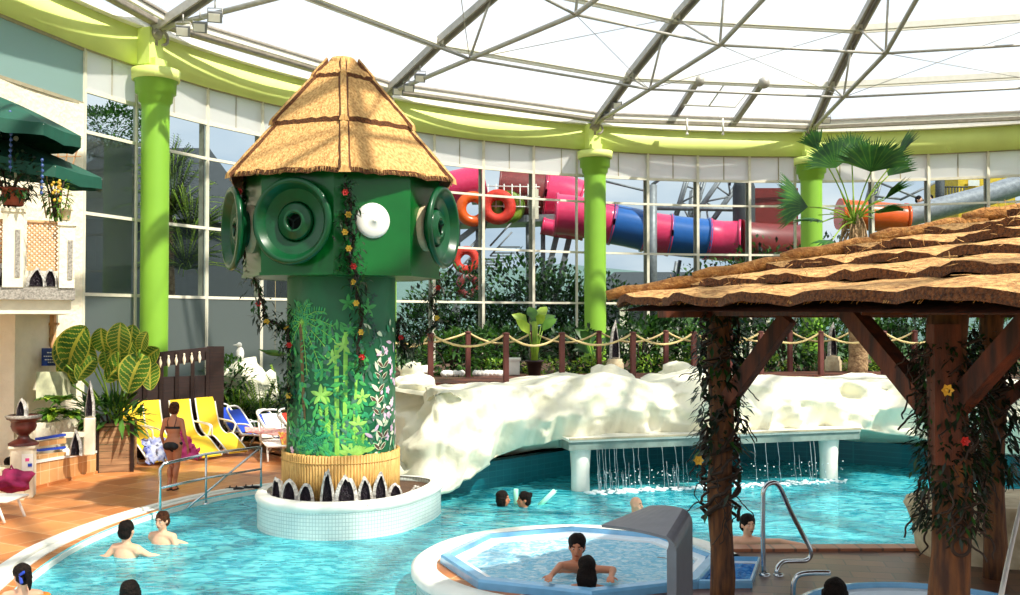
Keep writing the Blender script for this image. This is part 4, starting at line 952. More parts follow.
for (a, b) in ((L_, AP), (L_.lerp(EN, .5), AP), (L_.lerp(BK, .5), AP), (L_.lerp(EN, .25), L_.lerp(AP, .6)), (L_.lerp(EN, .75), EN.lerp(AP, .6))):
    g = MB(); g.tube([a.lerp(b, .1)-V(0, 0, .07), b-V(0, 0, .12)], .035, 8); g.build('pole', K['wood'], hut)
# vines on the posts
def tangle(c, r, z0, z1, label, n, seed, L=.13, curls=16):
    rr = random.Random(seed); v = T('post_vine', label, 'vine', V(c.x, c.y, z0))
    g = MB()
    for k in range(6):
        a0 = rr.uniform(0, 6.3); P = []
        for i in range(24):
            t = i/23; a = a0+t*rr.uniform(5, 8); q = r+.03+.06*rr.random(); P.append(V(c.x+q*cos(a), c.y+q*sin(a), z0+(z1-z0)*t))
        g.tube(P, rr.uniform(.01, .022)*(.55 if c.y < 8 else 1), 5)
    for k in range(curls):
        z = rr.uniform(z0, z1); a = rr.uniform(pi*.6, pi*1.9); p = V(c.x+r*cos(a), c.y+r*sin(a), z); P = [p]; d = V(cos(a), sin(a), rr.uniform(-.3, .3))
        for i in range(9): d = (d+V(rr.uniform(-1, 1), rr.uniform(-.8, .8), rr.uniform(-1.3, .4))).normalized(); P.append(P[-1]+d*(.034 if c.y < 8 else .05))
        g.tube(catmull(P, 3), .007, 4)
    g.build('stem', K['twig'], v)
    g = MB()
    for k in range(n):
        z = rr.uniform(z0, z1); a = rr.uniform(0, 6.3); q = r+rr.random()*(.09 if c.y < 8 else .14); p = V(c.x+q*cos(a), c.y+q*sin(a), z)
        g.leaf(p, V(cos(a)+rr.uniform(-.8, .8), sin(a)+rr.uniform(-.8, .8), rr.uniform(-1.3, .3)), L*rr.uniform(.5, 1.3), L*.38, mi=rr.choice((0, 0, 0, 1)), seg=1)
    g.build('foliage', [K['l5'], K['l1']], v)
    return v
t1 = tangle(P1, .14, 1.95, 3.5, 'dark vine wrapped round the upper part of the front left hut post', 520, 11)
t1b = tangle(P1, .14, 1.2, 2.1, 'loose curling vine tendrils midway down the front left hut post', 26, 12, curls=14)
t2 = tangle(P2, .14, 2.05, 3.3, 'dark vine wrapped round the thick near hut post', 1700, 13, L=.065, curls=46)
t3 = tangle(P3, .16, 1.5, 3.3, 'dark vine wrapped round the back hut post by the stone bench', 620, 14, L=.15, curls=24)
def bloom(p, mt, lab, r=.05):
    g = MB()
    for j in range(6): a = j*pi/3; g.leaf(p, V(cos(a), -.6, sin(a)), r, r*.7, nrm=V(0, -1, 0), droop=0)
    g.sphere(p+V(0, -.01, 0), r*.3, 6, 4); tag(g.build('flower', mt), lab, 'flower')
bloom(W(946, 390, d=6.15), K['flower'], 'yellow flower on the thick near hut post'); bloom(W(964, 441, d=6.15), K['rflower'], 'red flower low on the thick near hut post', .04)
bloom(W(698, 460, d=10.7), K['flower'], 'yellow-green flower midway down the front left hut post', .07)
m = MB(); m.tube([W(961+9*cos(a), 547+9*sin(a), d=6.2) for a in [i*.45 for i in range(14)]], .012, 6, closed=True); tag(m.build('ring', K['twig']), 'curled ring of cord hanging on the thick near hut post', 'ring')
# stone bench / planter
m = MB(); rows = []
cb = [W(907, 505, z=1.0), ]
bc = V(6.9, 12.75, 0)
pts = [(5.15, 12.25), (5.35, 11.75), (5.9, 11.45), (6.8, 11.35), (8.0, 11.3), (9.2, 11.5), (9.3, 12.6), (8, 12.9), (6.2, 12.9), (5.35, 12.75)]
pts = [(x+.32, y+.9) for x, y in pts]
pc = catmull([V(x, y, 0) for x, y in pts], 5, True)
cx_ = sum(p.x for p in pc)/len(pc); cy_ = sum(p.y for p in pc)/len(pc)
for z, k in ((.2, .93), (.35, .96), (.6, .98), (.82, 1.0), (.90, 1.03), (.98, 1.02), (1.02, .96)):
    rows.append([V(cx_+(p.x-cx_)*k, cy_+(p.y-cy_)*k, z)+V(noise.noise(p*2+V(0, 0, z*3))*.06, noise.noise(p*2+V(5, 0, z*3))*.06, 0) for p in pc])
m.grid(rows, wrap=True); m.poly([p for p in rows[-1]]); tag(m.build('stone_bench', K['stone']), 'rounded pale stone bench behind the thick hut post at the pool edge', 'bench')
# ================================================================ HOT TUBS
HC = V(.92, 12.72, 0)
# round tiled curb
curb = T('hot_tub_curb', 'round curb of white mosaic with terracotta infill around the octagonal hot tub', 'pool curb', HC)
m = MB(); m.lathe([(2.13, -1.3), (2.13, .12), (2.15, .16), (2.19, .18), (2.19, .25), (2.12, .29), (1.92, .29), (1.88, .26)], HC, 64, a0=R_(8), a1=R_(304)); m.build('mosaic_wall', K['mosaic'], curb)
m = MB(); m.lathe([(2.20, .17), (2.20, .25), (2.13, .295), (1.90, .295), (1.87, .24)], HC, 64, a0=R_(8), a1=R_(304)); m.build('rim', K['coping'], curb)
m = MB(); m.lathe([(1.90, .245), (.5, .245)], HC, 48); m.build('tile_infill', K['deck'], curb)
def tub(name, pts, c, z, wat_z, label, rimw=.16, inner=.12, wmat='tubwater', seats=True, nm='hot_tub', rimmat='tub'):
    """acrylic shell: raised rim, inner lip, seat shelf, bubbling water"""
    t = T(nm, label, 'hot tub', c)
    sc = lambda k, zz: [V(c.x+(p.x-c.x)*k, c.y+(p.y-c.y)*k, zz) for p in pts]
    g = MB(); g.grid([sc(1.0, z-.22), sc(1.0, z-.03), sc(.99, z), sc(1-rimw*.45, z+.01), sc(1-rimw*.5, z-.05)], wrap=True, sm=False); g.build('rim', K[rimmat], t)
    g = MB(); g.grid([sc(1-rimw*.5, z-.05), sc(1-rimw*1.0, z-.06), sc(1-rimw*1.1, z-.16), sc(1-rimw*1.15, z-.45), sc(.62, z-.5), sc(.58, z-.8)], wrap=True, sm=False); g.poly(sc(.58, z-.8)); g.build('basin', K['tubw'], t)
    g = MB(); k0 = 1-rimw*1.12; rows = []
    rr = random.Random(4); N = 15
    for j in range(N+1):
        rows.append([V(c.x+(p.x-c.x)*k0*j/N, c.y+(p.y-c.y)*k0*j/N, wat_z+(0 if j == N else .035*noise.noise(V(p.x*j*.5, p.y*j*.5, 1))+.02*noise.noise(V(p.x*j*1.7, p.y*j*1.7, 5)))) for p in pts])
    g.grid(list(reversed(rows)), wrap=True); w_ = g.build('water', K[wmat], t); return t
def densify(P, n):
    out = []
    for i in range(len(P)):
        for k in range(n): out.append(P[i].lerp(P[(i+1) % len(P)], k/n))
    return out
o8 = [V(HC.x+1.83*cos(R_(45*i)), HC.y+1.73*sin(R_(45*i)), 0) for i in range(8)]
tub('hot_tub', densify(o8, 6), HC, .36, .27, 'large octagonal blue-rimmed hot tub full of bubbling water where a couple sits')
q = [V(2.55, 12.72, 0), V(3.25, 12.66, 0), V(2.86, 11.52, 0), V(2.22, 11.50, 0)]; q.reverse()
tub('plunge', densify(q, 6), V(2.66, 12.1, 0), .34, .27, 'small blue plunge basin attached to the right side of the octagonal hot tub', wmat='plungewater', nm='plunge_basin', rimw=.13)['category'] = 'plunge pool'
# second round tub at the bottom right
c2 = V(3.9, 8.9, 0)
rp = [V(4.3+1.45*cos(2*pi*i/48), 9.78+1.42*sin(2*pi*i/48), 0) for i in range(48)]
tub('hot_tub', rp, V(4.3, 9.78, 0), .42, .28, 'round blue-edged hot tub at the bottom edge of the picture below the hut', wmat='tubwater', rimw=.12)
# grey bent-steel water spout
t = T('water_spout', 'grey bent steel water spout arching over the hot tub', 'water spout', V(1.6, 9.2, .25))
D, Cc, A_, B_ = W(666, 537, z=1.42), W(683, 509, z=1.50), W(601.5, 524.6, z=1.36), W(650, 505.5, z=1.42)
g = MB(); rows = []
ex = (D-A_); ex.z = 0; ex.normalize()
for u in range(9):
    t_ = u/8; a = A_.lerp(D, t_); b = B_.lerp(Cc, t_); bump_ = .02*sin(pi*t_*.9); rows.append([a+V(0, 0, bump_), b+V(0, 0, bump_)])
for k in range(1, 7):
    an = k/6*pi/2; rows.append([D+ex*.14*sin(an)+V(0, 0, -.12*(1-cos(an))), Cc+ex*.14*sin(an)+V(0, 0, -.12*(1-cos(an)))])
rows.append([V(rows[-1][0].x, rows[-1][0].y, .25), V(rows[-1][1].x, rows[-1][1].y, .25)])
def dn(r, o):  # inner skin
    return r
inner = []
for i, r in enumerate(rows):
    if i < 9: inner.append([p-V(0, 0, .028) for p in r])
    elif i < 15: inner.append([p-ex*.13*((i-8)/6)-V(0, 0, .03*(1-(i-8)/6)) for p in r])
    else: inner.append([p-ex*.13 for p in r])
g.grid(rows, sm=False); g.grid([list(reversed(r)) for r in inner], sm=False)
for k in (0, 1):
    s_ = [[r[k] for r in rows], [r[k] for r in inner]]; g.grid(s_ if k else [s_[1], s_[0]], sm=False)
g.grid([inner[0], rows[0]], sm=False)
g.build('hood', K['spout'], t)
g = MB(); e1 = (Cc-D).normalized(); pc_ = rows[-1][0].lerp(rows[-1][1], .5); g.box(V(pc_.x, pc_.y, .27)-ex*.06, (.5, .5, .04), rz=.9); g.build('base_plate', K['spout'], t)
# rails
def rail(P, label, r=.024, name='hand_rail', smooth=5, extra=(), fl=(), mt='chrome'):
    t = T(name, label, 'handrail', P[0]); g = MB(); g.tube(catmull(P, smooth) if smooth else P, r, 8); g.build('tube', K[mt], t)
    for e_ in extra: g = MB(); g.tube(e_, r*.85, 8); g.build('bar', K[mt], t)
    for p in fl: g = MB(); g.lathe([(r*2.3, 0), (r*2.3, .02), (r*1.2, .03)], p, 12); g.build('flange', K[mt], t)
    return t
d_ = 12.35
rail(VPx := [W(x, y, d=d) for x, y, d in ((764, 574, 12.1), (763, 540, 12.1), (763, 505, 12.1), (764, 489, 12.1), (771, 483, 12.15), (779, 486, 12.2), (790, 510, 12.3), (803, 535, 12.4), (811, 551, 12.4), (807, 560, 12.4), (795, 561, 12.3), (783, 562, 12.2), (777, 569, 12.1), (777, 578, 12.1))],
     'tall chrome grab rail bent in a hook shape beside the plunge basin', .03, fl=(V(3.16, 12.1, .25), V(3.33, 12.1, .25)))
t = rail([W(x, y, d=d) for x, y, d in ((793, 596, 10.9), (794, 582, 10.9), (799, 575, 10.9), (812, 573, 10.9), (830, 573, 10.9))], 'low curved chrome rail end behind the bottom hot tub', .03)
rail([W(1001, 596, d=6.6), W(1010, 552, d=7.4), W(1021, 505, d=8.4), W(1030, 470, d=9)], 'thin white handrail slanting up at the bottom right corner', .018, smooth=3, mt='white')
# steps rail on the left shore
pL = [W(160, 515, z=.0), W(206, 504, z=.0), W(261, 492, z=.0)]
tops = [W(160, 464, d=pL[0].y), W(206, 454, d=pL[1].y), W(261, 447, d=pL[2].y)]
mids = [W(160, 488, d=pL[0].y), W(206, 478, d=pL[1].y), W(261, 469, d=pL[2].y)]
dip = W(186, 509, z=-.1); 
rail([pL[0], tops[0]-V(0, 0, .08), tops[0]+V(.06, 0, 0), tops[1], tops[2], ], 'grey steel handrail with diagonal bar at the pool steps on the left', .026, smooth=0,
     extra=([tops[2], dip], [mids[0], mids[1], mids[2]], [pL[1], tops[1]], [pL[2], tops[2]]), fl=(pL[0], pL[1], pL[2]))
# dark drain grating under water
m = MB(); c = W(255, 583, z=-.1); c = V(c.x, c.y, -1.33); m.lathe([(.0, .05), (.72, .05), (.8, .0)], V(-4.75, 17.3, -1.34), 24); tag(m.build('bubble_plate', K['hdark']), 'dark round bubble plate on the pool floor in the near water', 'drain')
# ================================================================ LEFT SIDE: terrace, umbrellas, planters
TD = 17.2
def LP(x, y, d): return W(x, y, d=d)
# terrace slab: front edge runs from far left to the corner at px 75, then back to the wall
c0 = V(LP(75, 300, 18.0).x, 18.0, 0); c1 = V(-13.5, 15.6, 0); zt = LP(75, 288, 18.0).z; zb = LP(65, 308, 18).z
m = MB(); pts = [c1, c0, c0+V(-2.35, 4.6, 0), V(-15.5, 19, 0)]
m.slab([p+V(0, 0, zt) for p in pts], V(0, 0, -.22)); struct(m.build('floor_terrace', K['granite']))
m = MB(); m.slab([p+V(0, 0, zt-.22)+((V(-.12, .1, 0)) if i < 2 else V(0, 0, 0)) for i, p in enumerate(pts)], V(0, 0, -.26)); trim(m, K['cream'])
m = MB(); w0 = V(-13.5, 17.8, 0); w1 = V(-10.15, 19.9, 0)
m.slab([w0+V(0, 0, -.2), w1+V(0, 0, -.2), w1+V(0, 0, zb), w0+V(0, 0, zb)], V(-.2, .3, 0)); struct(m.build('wall_terrace', K['stucco']))
m = MB(); pA = V(-9.05, 19.0, 0)
dirf = (c0-c1).normalized(); nf = V(dirf.y, -dirf.x, 0)
def onedge(px):      # point on the terrace front edge seen at px
    t_ = (px-510)/FPX; a = c1; k = (t_*a.y-a.x)/(dirf.x-t_*dirf.y); return a+dirf*k-nf*.12
# balustrade: posts, lattice panels, handrail
bt = T('terrace_railing', 'cream terrace railing with posts and diagonal wooden lattice panels', 'railing', V(c0.x, c0.y, zt))
for px, ht, w_ in ((12, 1.38, .34), (66, 1.16, .26)):
    p = onedge(px); g = MB(); g.box(p+V(0, 0, zt+ht/2), (w_, .3, ht), rz=.47); g.box(p+V(0, 0, zt+ht+.02), (w_+.06, .36, .06), rz=.47); g.build('post', K['stucco'] if px > 30 else K['cream'], bt)
    g = MB(); g.box(p+dirf*(w_*.25)-V(0, 0, 0)+nf*.16+V(0, 0, zt+ht*.45), (.08, .02, ht*.62), rz=.47); g.build('inlay', K['pink'] if False else K['granite'], bt)
def lattice(pa, pb, z0, z1, arch=.1):
    g = MB(); a = onedge(pa); b = onedge(pb); L = (b-a).length; H = z1-z0; n = int(L/.085)+1
    for s_ in (1, -1):
        for k in range(-int(H/.085)-1, n+1):
            x0 = k*.085; pts_ = []
            u0, v0, u1, v1 = x0, 0, x0+H, H
            if u0 < 0: v0 = -u0; u0 = 0
            if u1 > L: v1 = H-(u1-L); u1 = L
            if v1 <= v0+.01: continue
            if s_ < 0: v0, v1 = H-v0, H-v1
            g.bar(a+dirf*u0+V(0, 0, z0+v0)+nf*.01*s_, a+dirf*u1+V(0, 0, z0+v1)+nf*.01*s_, .012, .028)
    g.build('lattice_panel', K['lattice'], bt)
    g = MB(); P = [a.lerp(b, t/8)+V(0, 0, z1+.03-arch*sin(pi*t/8)*0) for t in range(9)]; g.tube(P, .035, 6); g.build('top_rail', K['lattice'], bt); g = MB(); g.bar(a+V(0, 0, z0), b+V(0, 0, z0), .05, .05); g.build('bottom_rail', K['lattice'], bt)
lattice(26, 57, zt+.34, zt+1.18); lattice(-30, 4, zt+.34, zt+1.18)
for i, (px, h, w_) in enumerate(((-2, .42, .24), (3.5, .46, .22), (9, .34, .2), (36, .34, .34), (50, .36, .26))):
    p = onedge(px)+nf*.06; geode(V(p.x, p.y, zt+.01), h, w_, atan2(nf.y, nf.x), 'grey split geode on the terrace edge, '+('leftmost, cut by the picture edge', 'second from the left', 'third from the left, beside the cream post', 'fourth, under the lattice panel', 'fifth, nearest the end post')[i], 'geodes on the terrace edge')
# parasols
def parasol(px, py, d, R, lab, H=None, tilt=0.0, a0=.3, rise=.75):
    a = LP(px, py, d); t = T('parasol', lab, 'parasol', V(a.x, a.y, zt))
    n = 8; g = MB(); rows = []
    for j in range(7):
        r = R*j/6; row = []
        for i in range(n*4):
            an = a0+2*pi*i/(n*4); fr_ = (i % 4)/4; scal = cos(pi/n)/cos((fr_-.5)*2*pi/n) if True else 1
            rr_ = r*(1-.06*sin(pi*fr_)); row.append(a+V(rr_*cos(an), rr_*sin(an)*1.0, -rise*(j/6)**1.25-.04*sin(pi*fr_)*j/6+tilt*rr_*cos(an)))
        rows.append(row)
    rows.append([p+V(0, 0, -.22-.03*(i % 4 == 2)) for i, p in enumerate(rows[-1])])
    g.grid(list(reversed(rows)), wrap=True, sm=False); g.build('canopy', K['canvas'], t)
    g = MB(); g.tube([V(a.x, a.y, zt), a], .025, 8); g.build('pole', K['white'], t)
    for i in range(n):
        an = a0+2*pi*i/n; e = a+V(R*cos(an), R*sin(an), -rise-.03+tilt*R*cos(an)); g = MB(); g.tube([a-V(0, 0, .06), e], .01, 4); g.tube([a-V(0, 0, rise+.2), a.lerp(e, .5)], .008, 4); g.build('rib', K['white'], t)
    g = MB(); g.sphere(a+V(0, 0, .05), .05, 8, 6); g.build('finial', K['white'], t)
    return t
parasol(-14, 92, 17.8, 1.62, 'dark green terrace parasol, the upper of the two at the left edge', tilt=-.07, rise=.62)
parasol(16, 141, 18.8, 1.62, 'dark green terrace parasol, the lower of the two, tilted beside the window', tilt=-.17, rise=.42, a0=.1)
# blue light strings
for i, (x, y0, y1, d) in enumerate(((10.5, 112, 172, 17.0), (42, 160, 196, 17.3))):
    m = MB(); m.tube([LP(x, y0, d), LP(x, y1, d)], .006, 4); k = 0; y = y0
    while y < y1: m.sphere(LP(x+.5*sin(y), y, d), (.03, .03, .035), 8, 5); y += 5.5
    tag(m.build('bead_string', M_('blue_beads', (60, 84, 140), .25)), 'string of blue beads hanging under the %s parasol' % ('upper' if i == 0 else 'lower'), 'hanging decoration')
# wall trellises
def trellis(px0, px1, y0, y1, d, lab, n=5):
    t = T('wall_trellis', lab, 'trellis', LP(px0, y1, d)); g = MB()
    for k in range(n):
        u = k/(n-1); g.bar(LP((px0+px1)/2+(px1-px0)*.25*(u*2-1), y1, d), LP(px0+(px1-px0)*u, y0, d), .03, .02)
    for v in (.05, .5): g.bar(LP(px0+(px1-px0)*.08*0, y0+(y1-y0)*v, d), LP(px1, y0+(y1-y0)*v, d), .03, .02)
    g.build('slats', K['lattice'], t)
trellis(35, 81, 138, 175, 20.6, 'fan shaped wooden trellis on the stucco wall between the parasols')
trellis(38, 72, 172, 218, 20.4, 'fan shaped wooden trellis behind the flower pot under the lower parasol', 5)
def bush(c, r, n, mats, label, name='shrub', cat='shrub', L=.12, wd=.45, seed=0, up=.4, group=None, parent=None, mix=(0, 0, 1), kind=None, droop=.25, stems=True):
    rr = random.Random(seed); c = Vector(c); rx, ry, rzv = r
    t = T(name, label, cat, V(c.x, c.y, c.z-rzv), 0, group)
    g = MB()
    for k in range(n):
        u = rr.uniform(-1, 1); a = rr.uniform(0, 2*pi); s_ = sqrt(1-u*u); q = rr.uniform(.35, 1)**.5; lump = 1+.25*noise.noise(V(cos(a)*2*s_, sin(a)*2*s_, u*2+seed))
        dv = V(s_*cos(a), s_*sin(a), u); p = c+V(dv.x*rx, dv.y*ry, dv.z*rzv)*q*lump
        g.leaf(p, dv+V(rr.gauss(0, .5), rr.gauss(0, .5), up+rr.gauss(0, .4)), L*rr.uniform(.6, 1.4), L*wd*rr.uniform(.8, 1.2), mi=rr.choice(mix), seg=1, droop=droop, nrm=V(rr.uniform(-.3, .3), rr.uniform(-.3, .3), 1))
    g.build('foliage', [K[x] for x in mats], t)
    if stems:
        g = MB()
        for k in range(7): a = rr.uniform(0, 6.3); g.tube([V(c.x, c.y, c.z-rzv), c+V(cos(a)*rx*.3, sin(a)*ry*.3, 0), c+V(cos(a)*rx*.7, sin(a)*ry*.7, rzv*.55)], [.03, .02, .01], 5)
        g.build('stem', K['twig'], t)
    return t
def pot(c, r, h, mt, label, name='plant_pot', flare=1.25):
    g = MB(); g.lathe([(r*.7, 0), (r*.8, .02), (r, h*.85), (r*flare, h*.87), (r*flare, h), (r*.95, h), (r*.9, h*.8), (0, h*.8)], c, 20); return tag(g.build(name, K[mt]), label, 'pot')
# pots on terrace
p = onedge(12); pot(V(p.x, p.y, LP(12, 206, p.y).z), .21, .32, 'terra', 'terracotta pot on the cream terrace post at the far left')
bush(V(p.x-.1, p.y, LP(12, 180, p.y).z+.05), (.62, .5, .46), 520, ('l5', 'l1'), 'dark bushy plant in the pot on the terrace post under the parasols', L=.14, seed=3, up=.2)
p = onedge(62); pp_ = V(p.x, p.y+.1, LP(60, 220, p.y).z); pot(pp_, .10, .22, 'stone', 'small pale pot on the terrace end post')
bush(V(*LP(56, 196, p.y)), (.28, .25, .48), 240, ('l2', 'l3'), 'climbing plant with yellow flowers above the small pale pot', L=.10, seed=5, up=-.3)
m = MB()
for k in range(14): m.sphere(LP(52+9*random.random(), 180+26*random.random(), p.y-.35), .03, 6, 4)
tag(m.build('blossoms', K['flower']), 'yellow blossoms of the climbing plant on the terrace end', 'flowers', kind='stuff')
# wall bracket, blue sign, beige board
m = MB(); p = LP(53, 330, 22.5); m.box(p+V(0, 0, .12), (.10, .12, .5)); m.box(p+V(0, 0, .14), (.24, .14, .06)); m.lathe([(.04, -.5), (.09, -.2), (.05, -.1)], p, 10); tag(m.build('wooden_bracket', K['lattice']), 'orange-brown wooden bracket under the terrace corner', 'bracket')
t = T('wall_sign', 'small dark blue sign with two lines of pale writing on the stucco wall', 'sign', LP(52, 357, 22))
m = MB(); a, b = LP(41.5, 357, 21.9), LP(63, 357, 22.6); hh = .20; m.slab([a+V(0, 0, -hh), b+V(0, 0, -hh), b+V(0, 0, hh), a+V(0, 0, hh)], V(-.02, .04, 0)); m.build('plate', K['signb'], t)
m = MB()
rs_ = random.Random(2)
for (v, u0, u1) in ((.5, .25, .8), (.08, .1, .92), (-.3, .15, .86), (-.6, .3, .7)):
    u = u0
    while u < u1:
        L = rs_.uniform(.05, .09); m.slab([a.lerp(b, u)+V(.004, -.012, v*hh-.012), a.lerp(b, min(u+L, u1))+V(.004, -.012, v*hh-.012), a.lerp(b, min(u+L, u1))+V(.004, -.012, v*hh+.012), a.lerp(b, u)+V(.004, -.012, v*hh+.012)], V(.001, .002, 0)); u += L+.03
m.build('lettering', K['white'], t)
m = MB(); a, b = LP(36, 399, 21.6), LP(76, 399, 22.6); m.slab([a, b, b+V(0, 0, .64), a+V(0, 0, .60)], V(-.02, .05, 0)); tag(m.build('beige_panel', K['board']), 'plain beige panel on the wall behind the hosta bed', 'panel')
# low tiled wall with pedestal
def gp(x, y): return W(x, y, z=0)
a, b = gp(30, 490), gp(96, 473.5); dr = (b-a).normalized(); nn = V(-dr.y, dr.x, 0)
m = MB(); m.slab([a, b, b+V(0, 0, .46), a+V(0, 0, .52)], nn*.28); m.bar(a-nn*.02+V(0, 0, .03), b-nn*.02+V(0, 0, .03), .05, .06, 1)
tag(m.build('tiled_wall', [K['tilew'], K['deck']]), 'low beige tiled wall with a white top beside the urn pedestal', 'low wall')
m = MB(); m.bar(a+nn*.14+V(0, 0, .54), b+nn*.14+V(0, 0, .48), .32, .05); trim(m, K['coping'])
# urn pedestal
pc1 = gp(23, 497); pc1 = V(pc1.x, pc1.y, 0); sc_ = pc1.y/970
m = MB(); m.box(pc1+V(0, 0, .48), (.40, .4, .96), rz=.3, bev=.02); m.box(pc1+V(0, 0, .97), (.46, .46, .05), rz=.3, bev=.01); tag(m.build('pedestal', K['cream']), 'square cream pedestal carrying the maroon urn', 'pedestal')
m = MB(); pa = pc1+V(.17, -.19, .64)
for k, (dx, dz, cc) in enumerate(((0, .1, 'pink'), (.05, 0, 'blue'), (-.02, -.1, 'red'), (.04, -.15, 'yellow'))): m.box(pa+V(dx, 0, dz), (.07, .01, .06), rz=.3, mi=k)
m.box(pa+V(0, .006, 0), (.2, .01, .42), rz=.3, mi=4)
tag(m.build('poster', [K['pink'], K['blue'], K['red'], K['yellow'], K['white']]), 'small white notice with coloured spots on the pedestal', 'notice')
t = T('garden_urn', 'maroon footed urn on the cream pedestal at the far left', 'urn', pc1+V(0, 0, 1.0)); uc = pc1+V(0, 0, 1.0)
m = MB(); m.lathe([(.27, 0), (.27, .04), (.22, .07), (.12, .12), (.09, .18), (.13, .22), (.20, .28), (.23, .36), (.22, .44), (.25, .48), (.30, .50), (.31, .54), (.27, .56), (.2, .54), (0, .52)], uc, 28); m.build('body', K['urn'], t)
m = MB(); m.lathe([(.31, .52), (.33, .56), (.28, .58)], uc, 28); m.build('lip', K['granite'], t)
geode(uc+V(-.02, -.06, .55), .34, .22, FACE-.2, 'upright split geode standing on top of the maroon urn')
# planter of hostas, niche, white post
a2, b2 = LP(36, 425, 20.3), LP(78, 425, 21.6)
m = MB(); d2 = (b2-a2); d2.z = 0; d2.normalize(); n2 = V(-d2.y, d2.x, 0)
m.slab([V(a2.x, a2.y, 0), V(b2.x, b2.y, 0), V(b2.x, b2.y, 1.22), V(a2.x, a2.y, 1.22)], n2*.8); tag(m.build('hosta_planter', K['stucco']), 'rough cream planter holding the hostas behind the low tiled wall', 'planter')
m = MB()
for i, (y, mt) in enumerate(((437, 1), (442, 0), (448, 1), (454, 0), (459, 1))):
    zz = LP(50, y, 20.2).z; m.bar(V(*LP(37, y, 19.85).xy, zz), V(*LP(64, y, 20.6).xy, zz-.02*i), .1, .10 if mt == 0 else .045, mt)
tag(m.build('striped_boards', [K['tilew'], K['blue']]), 'beige and blue striped boards in front of the hosta planter', 'boards')
p = LP(89.5, 452, 20.9); m = MB(); m.box(V(p.x, p.y, .90), (.22, .22, .80), rz=.3, bev=.02); m.bar(V(p.x, p.y, .95), V(p.x-.5, p.y-.2, .95), .2, .1); tag(m.build('white_post', K['cream']), 'cream post at the planter corner carrying a slender geode', 'post')
geode(V(p.x, p.y, 1.31), .72, .2, FACE-.15, 'tall slender geode on the cream post by the plank planter', slim=1)
p = LP(76, 450, 20.3); geode(V(p.x, p.y, .56), .5, .26, FACE-.15, 'dark geode in the niche behind the low tiled wall')
m = MB()
for k in range(26): q_ = a.lerp(b, .55+.42*random.random())+nn*.15; m.sphere(V(q_.x, q_.y, .55+.03*random.random()), random.uniform(.04, .09), 8, 5, jit=.3, seed=k)
tag(m.build('white_pebbles', K['pebble']), 'white pebbles heaped on the low tiled wall', 'pebbles', kind='stuff')
# hostas
rr = random.Random(21)
for i, (x, y, h_) in enumerate(((42, 417, .42), (52, 413, .5), (62, 414, .46), (72, 416, .42), (66, 400, .4), (48, 400, .4))):
    c = LP(x, y, 20.8+.25*(i > 3)+.02*x/10); t = T('hosta', 'green and cream hosta in the rough cream planter, '+('leftmost in front', 'second from the left in front', 'third in front', 'rightmost in front', 'right one at the back', 'left one at the back')[i], 'hosta', c, 0, 'hostas')
    g = MB()
    for k in range(34):
        a_ = rr.uniform(0, 6.3); e_ = rr.uniform(.1, 1.2); g.leaf(c, V(cos(a_), sin(a_), e_), h_*rr.uniform(.6, 1.1), .13, droop=.5, mi=0 if k % 3 else 1)
    g.build('foliage', [K['l2'], K['l3']], t)
# plank planter box
a3, b3 = gp(97, 473), gp(128, 467.5); b3 = V(a3.x+.70, a3.y+.2, 0); d3 = (b3-a3).normalized(); n3 = V(-d3.y, d3.x, 0)
t = T('plank_planter', 'tall weathered plank planter box under the big striped-leaf plant', 'planter', a3)
for k in range(7):
    z = .01+.155*k; m = MB(); m.slab([a3+V(0, 0, z), b3+V(0, 0, z), b3+V(0, 0, z+.145), a3+V(0, 0, z+.145)], n3*.04); m.slab([b3+V(0, 0, z), b3+n3*1.1+V(0, 0, z), b3+n3*1.1+V(0, 0, z+.145), b3+V(0, 0, z+.145)], -d3*.04); m.build('plank', K['crate'], t)
m = MB(); m.slab([a3+V(0, 0, 1.0), b3+V(0, 0, 1.0), b3+n3*1.1+V(0, 0, 1.0), a3+n3*1.1+V(0, 0, 1.0)], V(0, 0, .03)); m.build('soil_top', K['soil'], t)
for p in (a3, b3): m = MB(); m.box(p-n3*.02+V(0, 0, .54), (.07, .05, 1.08)); m.build('corner_batten', K['plank'], t)
# big variegated plant
pc2 = a3.lerp(b3, .45)+n3*.5; base = V(pc2.x, pc2.y, 1.02); bd = pc2.y
t = T('striped_leaf_plant', 'large plant with big yellow-striped green paddle leaves in the plank planter', 'plant', base)
def big_leaf(tip, root, w_, nrm, seed):
    """paddle blade with yellow ribs: green blade, yellow rib strips and edge"""
    g = MB(); rr = random.Random(seed); ax = (tip-root); L = ax.length; ax.normalize(); nrm = (nrm-ax*nrm.dot(ax)).normalized(); sd = ax.cross(nrm)
    N = 40; Mm = 10; rows = []
    for i in range(N+1):
        t_ = i/N; hw = w_/2*(sin(pi*min(1, t_*.93+.07))**.55)*(1-.15*t_); row = []
        for j in range(-Mm, Mm+1):
            v = j/Mm; p = root+ax*L*t_+sd*hw*v-nrm*(.10*L*(2*t_-1)**2)-nrm*abs(v)*-.06*w_+nrm*.012*sin(t_*N*pi)*abs(v)-V(0, 0, .08*L*t_*t_); row.append(p)
        rows.append(row)
    o = len(g.v); m2 = 2*Mm+1
    g.v.extend([tuple(p) for r in rows for p in r])
    for i in range(N):
        for j in range(2*Mm):
            v = abs((j+.5)/Mm-1); rib = ((i+int(v*6)) % 5 == 0 and v < .9 and .05 < v); ed = v > .9
            g.f.append((i*m2+j, i*m2+j+1, (i+1)*m2+j+1, (i+1)*m2+j)); g.m.append(1 if (rib or ed or v < .06) else 0); g.s.append(True)
    return g.build('leaf', [K['l2'], K['yv']], t)
